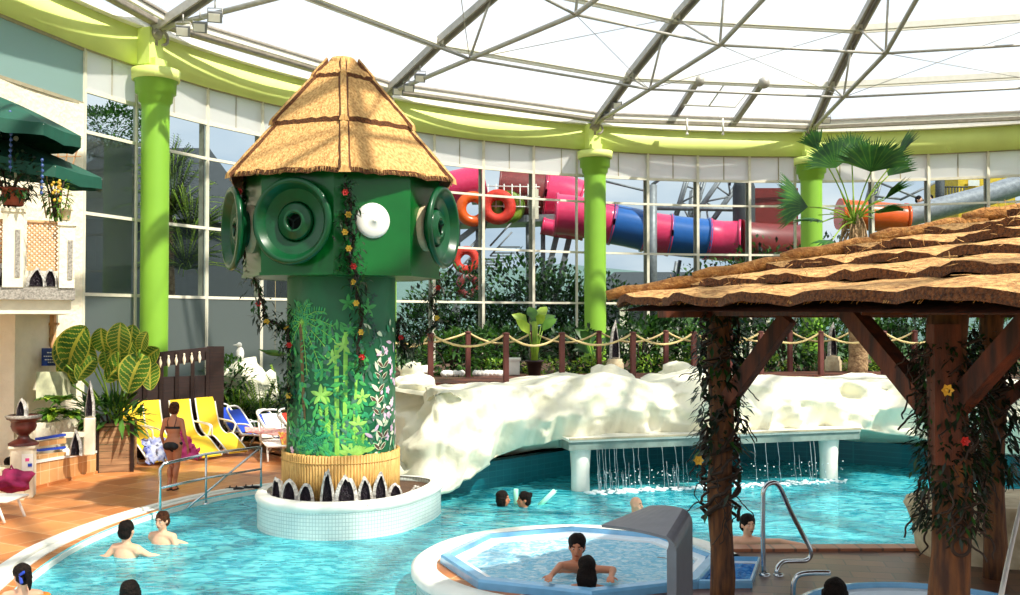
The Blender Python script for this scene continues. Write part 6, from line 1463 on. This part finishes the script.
p = W(512, 375, d=26.4); m = MB(); m.box(V(p.x, p.y, ZF+.22), (.42, .42, .44), bev=.02); m.box(V(p.x, p.y, ZF+.42), (.48, .48, .07), bev=.01); tag(m.build('white_planter', K['white']), 'square white planter on the walkway left of the potted banana plant', 'planter')
ords = 'first second third fourth fifth sixth seventh eighth ninth tenth eleventh twelfth'.split()
for i, x in enumerate((444, 449, 455, 461, 475, 479, 483, 487, 491, 495, 499, 503)):
    p = W(x, 376.5, z=ZF)
    g = MB(); g.sphere(V(p.x, p.y+.3, ZF+.06), (random.uniform(.09, .16), .1, .09), 10, 7, jit=.3, seed=i); tag(g.build('white_stone', K['pebble']), 'rounded white stone, '+ords[i]+' from the left in the row on the walkway', 'stone', 'white stones along the walkway')
g = MB(); g.sphere(W(422, 375, z=ZF)+V(0, .3, .1), (.3, .2, .14), 14, 9, jit=.3, seed=50); tag(g.build('white_stone', K['pebble']), 'large flat white stone at the left end of the walkway', 'stone')
# slender geodes on pedestals
for x, yb, d, lb in ((615, 366, 26.6, 'slender upright geode with dark hollow on a round stone pedestal right of the lime column'), (833, 348, 28.4, 'slender upright geode seen in the hut opening left of the palm trunk')):
    p = W(x, yb, d=d); 
    g = MB(); g.lathe([(.24, 0), (.24, .3), (.2, .34), (.2, .42), (0, .42)], V(p.x, p.y, ZF), 16); tag(g.build('pedestal', K['stone']), 'round stone pedestal under the slender geode '+('right of the lime column' if x < 700 else 'in the hut opening'), 'pedestal')
    geode(V(p.x, p.y, ZF+.42), 1.02, .32, FACE+.3, lb, slim=1)
for i, (x, y, d, h) in enumerate(((596, 345, 28, 1.3), (655, 330, 30.5, 1.9), (690, 325, 31, 1.9), (722, 320, 31, 2.0), (640, 325, 31.5, 1.6), (880, 330, 31, 1.6), (760, 330, 31, 1.4))):
    c = W(x, y, d=d); paddle(V(c.x, c.y, 1.8), h, 9, 'broad-leaved tropical plant behind the rope fence, '+('at the foot of the middle column', 'just right of the middle column', 'left of the hut roof tip', 'above the hut roof tip', 'tallest, beside the middle column', 'right of the palm trunk', 'in the hut opening')[i], ('l1', 'l2'), .8, .95, .34, 'tropical_plant', seed=i+5)
# fan palm
pb = V(*W(857, 360, d=27.6).xy, 1.8); topz = W(853, 225, d=27.6).z
t = T('fan_palm', 'tall fan palm with pale trunk rising behind the hut roof', 'palm', pb)
g = MB(); N = 16; g.tube([pb+V(.05*sin(i*.5), 0, (topz-1.8)*i/N) for i in range(N+1)], [.27-.06*i/N+(.015 if i % 2 else 0) for i in range(N+1)], 14); g.build('trunk', K['bark'], t)
g = MB(); ct = V(pb.x-.05, pb.y, topz)
for k in range(90):
    a = rr.uniform(0, 6.3); z = rr.uniform(-1.1, .3); g.tube([ct+V(.2*cos(a), .2*sin(a), z), ct+V(.34*cos(a), .34*sin(a), z-.25), ct+V(.4*cos(a), .4*sin(a), z-.6)], [.03, .02, .008], 4)
g.build('dry_skirt', K['bark'], t)
def fan(tip, facing, R0, n=44, spread=2.5, lab=''):
    tip = Vector(tip); g = MB(); mid = ct.lerp(tip, .5)+V(0, 0, .18); g.tube(catmull([ct+V(0, 0, .1), mid, tip], 5), [.035]*4+[.02]*7, 5); 
    b = g.build('petiole', K['l3'], t)
    ax = (tip-ct); ax.normalize(); nrm = Vector(facing); nrm = (nrm-ax*nrm.dot(ax)).normalized(); sd = ax.cross(nrm); g = MB()
    for k in range(n):
        a = (k/(n-1)-.5)*2*spread; d = (ax*cos(a)+sd*sin(a)+nrm*.10*cos(a*3)).normalized(); L = R0*(.80+.20*cos(a*.6))*rr.uniform(.94, 1.04); wv = .042
        s2 = d.cross(nrm).normalized(); p1 = tip+d*L*.55; p2 = tip+d*L-V(0, 0, .10*L*rr.uniform(.5, 1.6)); up = nrm*.02
        g.add([tip, p1-s2*wv, p1+up, p1+s2*wv, p2], [(0, 2, 1), (0, 3, 2), (1, 2, 4), (2, 3, 4)], 0 if k % 4 else 1, True)
    g.build('fan_leaf', [K['l4'], K['l2']], t)
D_ = 27.3
fan(W(871, 172, d=D_-.8), (0, -1, .15), 1.3, spread=1.25); fan(W(836, 168, d=D_+.2), (.1, -1, .1), 1.05, spread=1.2); fan(W(852, 165, d=D_+.6), (-.2, -1, .1), 1.1, spread=1.0); fan(W(888, 176, d=D_+.3), (0, -1, .3), .9, spread=.7, n=24)
fan(W(808, 207, d=D_-.5), (0, -1, .3), 1.35, spread=.75); fan(W(822, 222, d=D_-.8), (-.4, -.4, .6), 1.2, spread=.5, n=18); fan(W(896, 160, d=D_), (.1, -.25, 1.0), 1.1, spread=.35, n=16)
fan(W(884, 200, d=D_-.5), (.2, -.35, 1), 1.0, spread=.45, n=18); fan(W(880, 213, d=D_-1), (.1, -.8, .6), .9, spread=.9, n=26); fan(W(832, 240, d=D_-1.2), (-.3, -.8, .4), .9, spread=.5, n=18); fan(W(818, 150, d=D_+.3), (-.3, -1, .1), .7, spread=.6, n=14)
for k in range(14):
    a = rr.uniform(0, 6.3); g = MB(); e_ = ct+V(cos(a)*rr.uniform(.5, 1.2), sin(a)*.7, rr.uniform(-.2, 1.1)); g.tube(catmull([ct, ct.lerp(e_, .5)+V(0, 0, .15), e_], 4), .014, 4); g.build('leaf_stalk', K['l3'], t)
# left planting between the screen and the tower
def palmlet(c, n, L, label, mt, seed, name='palm_bush'):
    rr = random.Random(seed); t = T(name, label, 'palm', c); g = MB(); g2 = MB()
    for k in range(n):
        a = rr.uniform(0, 6.3); el = rr.uniform(.4, 1.4); d = V(cos(a)*cos(el), sin(a)*cos(el), sin(el)); P = [c+d*L*u-V(0, 0, .55*L*u*u*cos(el)) for u in [i/8 for i in range(9)]]
        g2.tube(P, .012, 4); sd = d.cross(V(0, 0, 1)).normalized()
        for i in range(1, 9):
            for s_ in (-1, 1):
                for j in (0, .5): p = P[i].lerp(P[i-1], j); g.leaf(p, (sd*s_+d*.7+V(0, 0, -.1)), .30*L*(1.15-i/9), .035, seg=1, mi=rr.choice((0, 1)))
    g.build('fronds', [K[x] for x in mt], t); g2.build('stems', K['l3'], t); return t
for i, (x, y, d, n, L, lb, mt) in enumerate(((262, 404, 27.2, 26, 1.5, 'feathery green palm between the plank screen and the tower', ('l2', 'l1')), (285, 395, 28.5, 24, 1.8, 'tall feathery palm just left of the tower column', ('l1', 'l2')), (238, 402, 27.4, 20, 1.1, 'small feathery palm right of the plank screen', ('l2', 'l3')), (250, 372, 29.0, 16, 1.0, 'palm on top of the cream boulders left of the tower', ('l1', 'l2')))):
    c = W(x, y, d=d); palmlet(V(c.x, c.y, max(.3, c.z-.6)), n, L, lb, mt, i+40)
for i, (x, y, d, r, mt, lb) in enumerate(((233, 420, 27.6, (.9, .4, .8), ('l1', 'l2'), 'green shrub behind the blue loungers, left of the gap'), (262, 424, 27.4, (1.0, .4, .7), ('l2', 'l1'), 'green shrub behind the middle blue lounger'), (290, 412, 27.3, (.8, .4, 1.0), ('l1', 'l5'), 'dark shrub behind the red lounger'), (225, 378, 27.6, (.8, .4, .6), ('l2', 'l1'), 'low shrub behind the right end of the plank screen'))):
    c = W(x, y, d=d); bush(c, r, 420, mt, lb, L=.22, wd=.4, seed=i+80)
boulder('boulder', W(236, 384, d=28.6), (.95, .6, .75), 'pale lumpy boulder above the shrubs right of the plank screen', seed=21)
boulder('boulder', W(262, 400, d=28.4), (.45, .4, .9), 'narrow pale boulder among the palms left of the tower', seed=23)
boulder('boulder', W(219, 392, d=29.3), (.5, .4, .6), 'pale boulder just right of the plank screen edge', seed=25)
m = MB(); p = gp(254, 437); pot(V(p.x, p.y+2.0, 0), .26, .5, 'terra', 'terracotta pot between the blue loungers', 'plant_pot')
# white bird ornament and a floating leaf bird
t = T('bird_ornament', 'white bird ornament standing on the boulder above the blue loungers', 'ornament', W(240, 356, d=28.0)); p = W(240, 354, d=28.0)
m = MB(); m.sphere(p, (.12, .10, .22), 12, 8); m.sphere(p+V(-.02, 0, .26), .08, 10, 8); m.lathe([(.025, 0), (0, .12)], p+V(-.1, 0, .26), 8, M=frame(pi)); m.tube([p-V(0, 0, .2), p-V(0, 0, .55)], .02, 5); m.build('body', K['pebble'], t)
t = T('parrot_ornament', 'green parrot ornament hanging in front of the window left of the tower', 'ornament', W(275, 353, d=27.0)); p = W(275, 353, d=27.0)
m = MB(); m.sphere(p, (.32, .07, .09), 14, 8, M=Matrix.Rotation(.12, 3, 'Y')); m.tube([p+V(-.2, 0, .02), p+V(-.45, 0, .1)], [.06, .01], 6); m.build('body', K['l2'], t)
m = MB(); m.tube([p+V(0, 0, .05), p+V(0, 0, 2.4)], .004, 4); m.build('cord', K['rope'], t)

# ================================================================ OUTSIDE THE GLASS
OD = 46
def tubep(L, d=None): return catmull([W(*q) for q in [(a[0], a[1], a[2]) for a in L]], 8)
def slide(name, label, segs, r):
    """closed flume tube in coloured sections with flanged joints"""
    t = T(name, label, 'water slide', segs[0][0][0])
    for P, mt in segs:
        g = MB(); Q = catmull(P, 7); g.tube(Q, r, 22); o = g.build('flume_section', K[mt], t)
        g = MB(); n = len(Q)
        for i in (0, n-1): a, b = Q[max(0, i-1)], Q[min(n-1, i+1)]; dd = (b-a).normalized()*.06; g.tube([Q[i]-dd, Q[i]+dd], r*1.07, 22)
        g.build('flange', K[mt], o)
def W3(x, y, d): return W(x, y, d=d)
slide('water_slide', 'long pink and blue tube slide running outside behind the middle column', [([W3(556, 214, 47), W3(575, 216, 47), W3(612, 224, 47)], 'sp'), ([W3(612, 224, 47), W3(628, 227, 47), W3(645, 231, 47)], 'sb'), ([W3(645, 231, 47), W3(655, 233, 47), W3(669, 235, 47)], 'sp'), ([W3(669, 235, 47), W3(685, 237, 47), W3(707, 239, 47)], 'sb'), ([W3(707, 239, 47), W3(722, 241, 47), W3(740, 241, 46.8)], 'sp'), ([W3(740, 241, 46.8), W3(760, 243, 47), W3(802, 245, 48)], 'sm')], .98)
slide('water_slide', 'wide pink slide bowl left of the middle column seen through the glass', [([W3(500, 190, 50), W3(520, 192, 50), W3(545, 196, 50)], 'sm'), ([W3(545, 196, 50), W3(560, 198, 50), W3(578, 204, 50)], 'sp')], 1.25)
slide('water_slide', 'dark pink lower slide section under the bowl left of the middle column', [([W3(543, 226, 49), W3(562, 230, 49), W3(582, 232, 49)], 'sp')], .42)
slide('water_slide', 'pink slide mouth at the left end of the outdoor platform, beside the tower horn', [([W3(440, 190, 50), W3(458, 186, 50), W3(484, 180, 50)], 'sp')], .85)
slide('water_slide', 'orange slide section behind the palm crown', [([W3(840, 214, 49), W3(870, 216, 49), W3(905, 219, 49)], 'so')], .75)
slide('water_slide', 'grey tube slide rising to the right beside the yellow tower', [([W3(880, 224, 50), W3(935, 209, 50), W3(985, 196, 50), W3(1040, 178, 50)], 'sg')], .55)
m = MB(); a, b = W3(752, 192, 48.5), W3(798, 192, 48.5); m.slab([a-V(0, 0, 3.3), b-V(0, 0, 3.3), b+V(0, 0, .2), a+V(0, 0, .2)], V(0, 2, 0)); tag(m.build('slide_tank', K['sm']), 'dark maroon box behind the glass left of the fan palm', 'slide tank')
m = MB(); a = W3(744, 232, 47.8); m.lathe([(.55, -.5), (.55, 2.2), (.45, 2.5), (0, 2.6)], a, 16); m.tube([a+V(-.7, 0, 2.3), a+V(-.6, 0, 2.9), a+V(3, 0, 3.1), a+V(3, 0, 2.7)], .06, 6); tag(m.build('pump_tank', K['roofg']), 'dark cylinder with a bent pipe outside, left of the maroon box', 'tank')
# platform with stairs
pf = T('slide_platform', 'grey steel slide platform with stairs and railings left of the middle column', 'platform', W3(500, 330, 49))
for a_, b_, h in (((452, 224), (582, 220), .5), ((470, 198), (560, 196), .12)):
    m = MB(); a, b = W3(*a_, 49), W3(*b_, 49); m.slab([a, b, b+V(0, 3, 0), a+V(0, 3, 0)], V(0, 0, h*.7)); m.build('deck', K['galv'], pf)
for x in (478, 530, 543, 458): m = MB(); m.tube([W3(x, 224, 49.5), V(*W3(x, 224, 49.5).xy, -.3)], .22 if x == 530 else .12, 8); m.build('post', K['galv'], pf)
for (x0, y0, x1, y1) in ((560, 222, 534, 330), (572, 226, 548, 330), (485, 222, 440, 350), (480, 224, 430, 262)): m = MB(); m.bar(W3(x0, y0, 49.3), W3(x1, y1, 49.3), .28, .28); m.build('strut', K['galv'], pf)
for (x0, y0, x1, y1, n) in ((490, 232, 505, 244, 0), (442, 300, 482, 256, 12), (490, 268, 512, 244, 8)):
    m = MB()
    for k in range(n): u = k/n; p = W3(x0+(x1-x0)*u, y0+(y1-y0)*u, 49); m.box(p, (1.1, .3, .06))
    if n: m.build('stair_tread', K['galv'], pf); m = MB(); m.tube([W3(x0, y0-22, 48.8), W3(x1, y1-22, 48.8)], .05, 6); m.tube([W3(x0, y0-12, 48.8), W3(x1, y1-12, 48.8)], .04, 6); m.build('stair_rail', K['galv'], pf)
for y in (186, 196, 206): m = MB(); m.tube([W3(486, y, 48.6), W3(540, y+1, 48.6)], .03, 5); m.build('railing', K['white'], pf)
for x in range(488, 541, 8): m = MB(); m.tube([W3(x, 184, 48.6), W3(x, 208, 48.6)], .03, 5); m.build('baluster', K['white'], pf)
m = MB(); m.box(W3(535, 204, 48.4), (.35, .1, 1.5)); tag(m.build('notice_board', K['cream']), 'narrow cream notice board on the slide platform', 'notice board')
# swim rings
def swimring(x, y, d, R, az, lb, mt='so', spokes=False):
    c = W3(x, y, d); Mx = frame(az); g = MB(); g.tube([c+Mx@V(R*cos(a), R*sin(a), 0) for a in [i*2*pi/24 for i in range(24)]], R*.45, 10, closed=True); return tag(g.build('swim_ring', K[mt]), lb, 'swim ring')
swimring(473, 209, 48.6, .62, -pi/2+.2, 'orange-red swim ring leaning at the left of the slide platform', 'so'); swimring(498, 207, 48.4, .62, -pi/2, 'red swim ring facing the glass in the middle of the slide platform', 'red'); swimring(508, 207, 48.9, .6, -pi/2, 'lime swim ring behind the red one on the slide platform', 'l3')
swimring(466, 260, 48, .48, -pi/2, 'red swim ring hanging at the stairs beside the tower horn', 'red'); swimring(468, 286, 48, .45, -pi/2+.4, 'dark red swim ring low on the stairs', 'sm')
# lattice towers
def lattice_tower(x0, y0, x1, y1, d, w_, label):
    a, b = W3(x0, y0, d), W3(x1, y1, d); t = T('lattice_mast', label, 'lattice mast', a); ax = (b-a).normalized(); sd = ax.cross(V(0, 1, 0)).normalized(); g = MB()
    for s_ in (-1, 1):
        for q in (0, w_): g.tube([a+sd*s_*w_/2+V(0, q, 0), b+sd*s_*w_/2+V(0, q, 0)], .09, 6)
    g.build('legs', K['galv'], t); n = int((b-a).length/w_); g = MB()
    for k in range(n): p, q = a.lerp(b, k/n), a.lerp(b, (k+1)/n); s_ = 1 if k % 2 else -1; g.tube([p+sd*s_*w_/2, q-sd*s_*w_/2], .05, 4); g.tube([p+sd*s_*w_/2, p-sd*s_*w_/2], .05, 4)
    g.build('bracing', K['galv'], t)
lattice_tower(684, 222, 699, 172, 52, .9, 'leaning lattice mast outside, left of the maroon box'); lattice_tower(702, 222, 734, 176, 50, .9, 'strongly leaning lattice mast just left of the maroon box'); lattice_tower(693, 240, 697, 190, 56, .5, 'thin lattice mast behind the leaning ones')
lattice_tower(676, 345, 690, 262, 48, 1.0, 'lower lattice support under the blue tube slide'); lattice_tower(868, 215, 878, 180, 55, .4, 'small thin mast behind the palm crown')
m = MB(); a = W3(652, 340, 46); b = W3(652, 185, 46); m.tube([a, b], .24, 10); m.tube([b, b+V(.9, 0, .7)], .08, 6); m.tube([W3(600, 180, 46), W3(650, 192, 46)], .06, 5); tag(m.build('lamp_mast', K['galv']), 'thick grey pole outside just right of the middle column', 'pole')
for (x, y0, y1) in ((652, 180, 182), ):
    pass
m = MB(); m.tube([W3(655, 208, 50), W3(770, 210, 50)], .12, 6); m.tube([W3(770, 190, 50), W3(770, 260, 50)], .1, 6); tag(m.build('pipe_rack', K['galv']), 'horizontal grey pipe rack above the tube slide', 'pipe')
m = MB(); a, b = W3(958, 176, 52), W3(1015, 172, 52); m.slab([a-V(0, 0, 5), b-V(0, 0, 5), b, a], V(0, 4, 0)); m.slab([W3(968, 186, 51.9), W3(979, 186, 51.9), W3(979, 180, 51.9), W3(968, 180, 51.9)], V(0, -.05, 0), 1); tag(m.build('yellow_tower', [K['sy'], K['white']]), 'yellow slide tower outside at the upper right', 'building')
t = T('platform_railing', 'dark railing of the outdoor platform left of the yellow tower', 'railing', W3(950, 205, 51)); m = MB()
for k in range(8): m.tube([W3(943+3*k, 187, 51), W3(943+3*k, 204, 51)], .035, 4)
for y in (187, 204): m.tube([W3(942, y, 51), W3(968, y, 51)], .04, 4)
m.build('bars', K['roofg'], t); m = MB(); m.tube([W3(940, 180, 51), W3(940, 215, 51)], .25, 8); m.build('post', K['roofg'], t)
m = MB()
for (x0, y0, x1, y1) in ((878, 182, 935, 205), (935, 183, 900, 200), (872, 196, 900, 199)): m.tube([W3(x0, y0, 54), W3(x1, y1, 54)], .07, 5)
tag(m.build('stay_wires', K['galv']), 'grey stay wires crossing behind the palm crown', 'wires')
for i, (x, y, lb) in enumerate(((919, 200, 'person with dark hair on the outdoor platform, left of two'), (930, 199, 'person with dark hair on the outdoor platform, right of two'))):
    c = W3(x, y, 51); swimmer('p', lb, c, (-.5 if i else .5, -.8, 0), 'skin', 'hair', 'short', facepts=False, s=1.7)
# trees and buildings outside
trees = [(452, 318, 43, 2.2, 2.4), (515, 303, 43, 2.4, 2.4), (560, 312, 42.5, 2.2, 2.2), (540, 330, 41.5, 2.4, 2.0), (495, 335, 41.5, 2.0, 1.8), (578, 335, 42, 1.6, 2.0), (620, 325, 43, 1.6, 2.0), (700, 318, 44, 2.0, 2.4), (760, 300, 45, 3.0, 2.8), (830, 295, 45, 3.0, 2.8), (900, 290, 45, 3.0, 2.6), (430, 335, 42, 1.4, 1.8)]
tl = ['leftmost but one, under the stairs', 'tallest, under the slide platform', 'left of the middle column', 'low, left of the middle column', 'low, under the stairs', 'touching the middle column', 'just right of the middle column', 'under the tube slide', 'above the hut roof tip', 'behind the palm trunk', 'right of the palm', 'leftmost, beside the tower']
for i, (x, y, d, rx, rz_) in enumerate(trees):
    c = W3(x, y, d); bush(c, (rx, 1.3, rz_), 1500, ('l1', 'l2', 'l5'), 'leafy green tree outside the glass, '+tl[i], 'garden_tree', 'tree', L=.30, wd=.5, seed=i+100, mix=(0, 1, 0, 2), group='trees outside the glass')
for i, (x, y, d, n, L) in enumerate(((172, 215, 36, 60, 2.6), (192, 240, 35, 60, 2.3), (186, 270, 34, 56, 2.2), (168, 180, 37, 40, 2.0))):
    c = W3(x, y, d); palmlet(c, n, L, 'dark feathery palm crown outside the glass right of the left column, '+('second from the top', 'third from the top', 'lowest', 'topmost')[i], ('l5', 'l5'), i+140, 'feather_palm')
c = W3(172, 290, 36); m = MB(); m.tube([V(c.x, c.y, -.3), V(c.x-.3, c.y+.2, 8)], [.3, .2], 10); m.build('trunk', K['bark'], [o for o in bpy.data.objects if o.name.startswith('feather_palm')][0])
c = W3(108, 130, 52); bush(c, (3.0, 1.5, 1.4), 2600, ('l1', 'l2'), 'rounded tree top outside above the grey roof at the left', 'garden_tree', 'tree', L=.26, wd=.5, seed=300)
def house(pts_px, d, dep, label, ridge, mats=('cream', 'roofg')):
    x0, x1, yb, ye = pts_px; a, b = W3(x0, yb, d), W3(x1, yb, d); ze = W3(x0, ye, d).z; zr = W3(x0, ridge, d+dep/2).z; t = T('outdoor_building', label, 'building', a)
    m = MB(); m.slab([V(a.x, a.y, -.3), V(b.x, b.y, -.3), V(b.x, b.y, ze), V(a.x, a.y, ze)], V(0, dep, 0)); m.build('walls', K[mats[0]], t)
    m = MB(); A = V(a.x-.5, a.y-.5, ze-.1); B = V(b.x+.5, b.y-.5, ze-.1); C_ = B+V(0, dep+1, 0); D2 = A+V(0, dep+1, 0); r0 = V(a.x+1.5, a.y+dep/2, zr); r1 = V(b.x-1.5, b.y+dep/2, zr)
    m.add([A, B, C_, D2, r0, r1], [(0, 1, 5, 4), (1, 2, 5), (2, 3, 4, 5), (3, 0, 4), (3, 2, 1, 0)]); m.build('roof', K[mats[1]], t)
    m = MB(); n = 7
    for k in range(n): p = a.lerp(b, (k+.5)/n); m.slab([V(p.x-.5, p.y-.03, ze-2.2), V(p.x+.5, p.y-.03, ze-2.2), V(p.x+.5, p.y-.03, ze-.9), V(p.x-.5, p.y-.03, ze-.9)], V(0, -.03, 0))
    m.build('window', K['roofg'], t)
house((20, 200, 330, 218), 44, 12, 'grey-roofed building outside the left windows', 148, ('roofg', 'roofg'))
house((215, 330, 330, 262), 60, 10, 'low pale building outside between the left windows and the tower', 240, ('cream', 'roofg'))
house((600, 770, 340, 292), 64, 10, 'low building far outside behind the tube slide', 272, ('cream', 'roofg'))
import OpenImageIO as oiio,sys
b=oiio.ImageBuf('/workdir/render_main.png')
for n,(x,y) in dict(band_left=(60,20),band_c=(500,118),band_r=(700,140),col=(595,250),frost=(660,168),sky=(560,60),water=(620,500),waterL=(200,560),deck=(80,520),rock=(560,400),drum=(390,250),mural=(320,300),thatch=(330,140),horn=(265,200),win=(110,240),winR=(235,330),hut=(800,290),post=(938,540)).items():
    print(n,[round(v*255) for v in b.getpixel(x,y)[:3]])
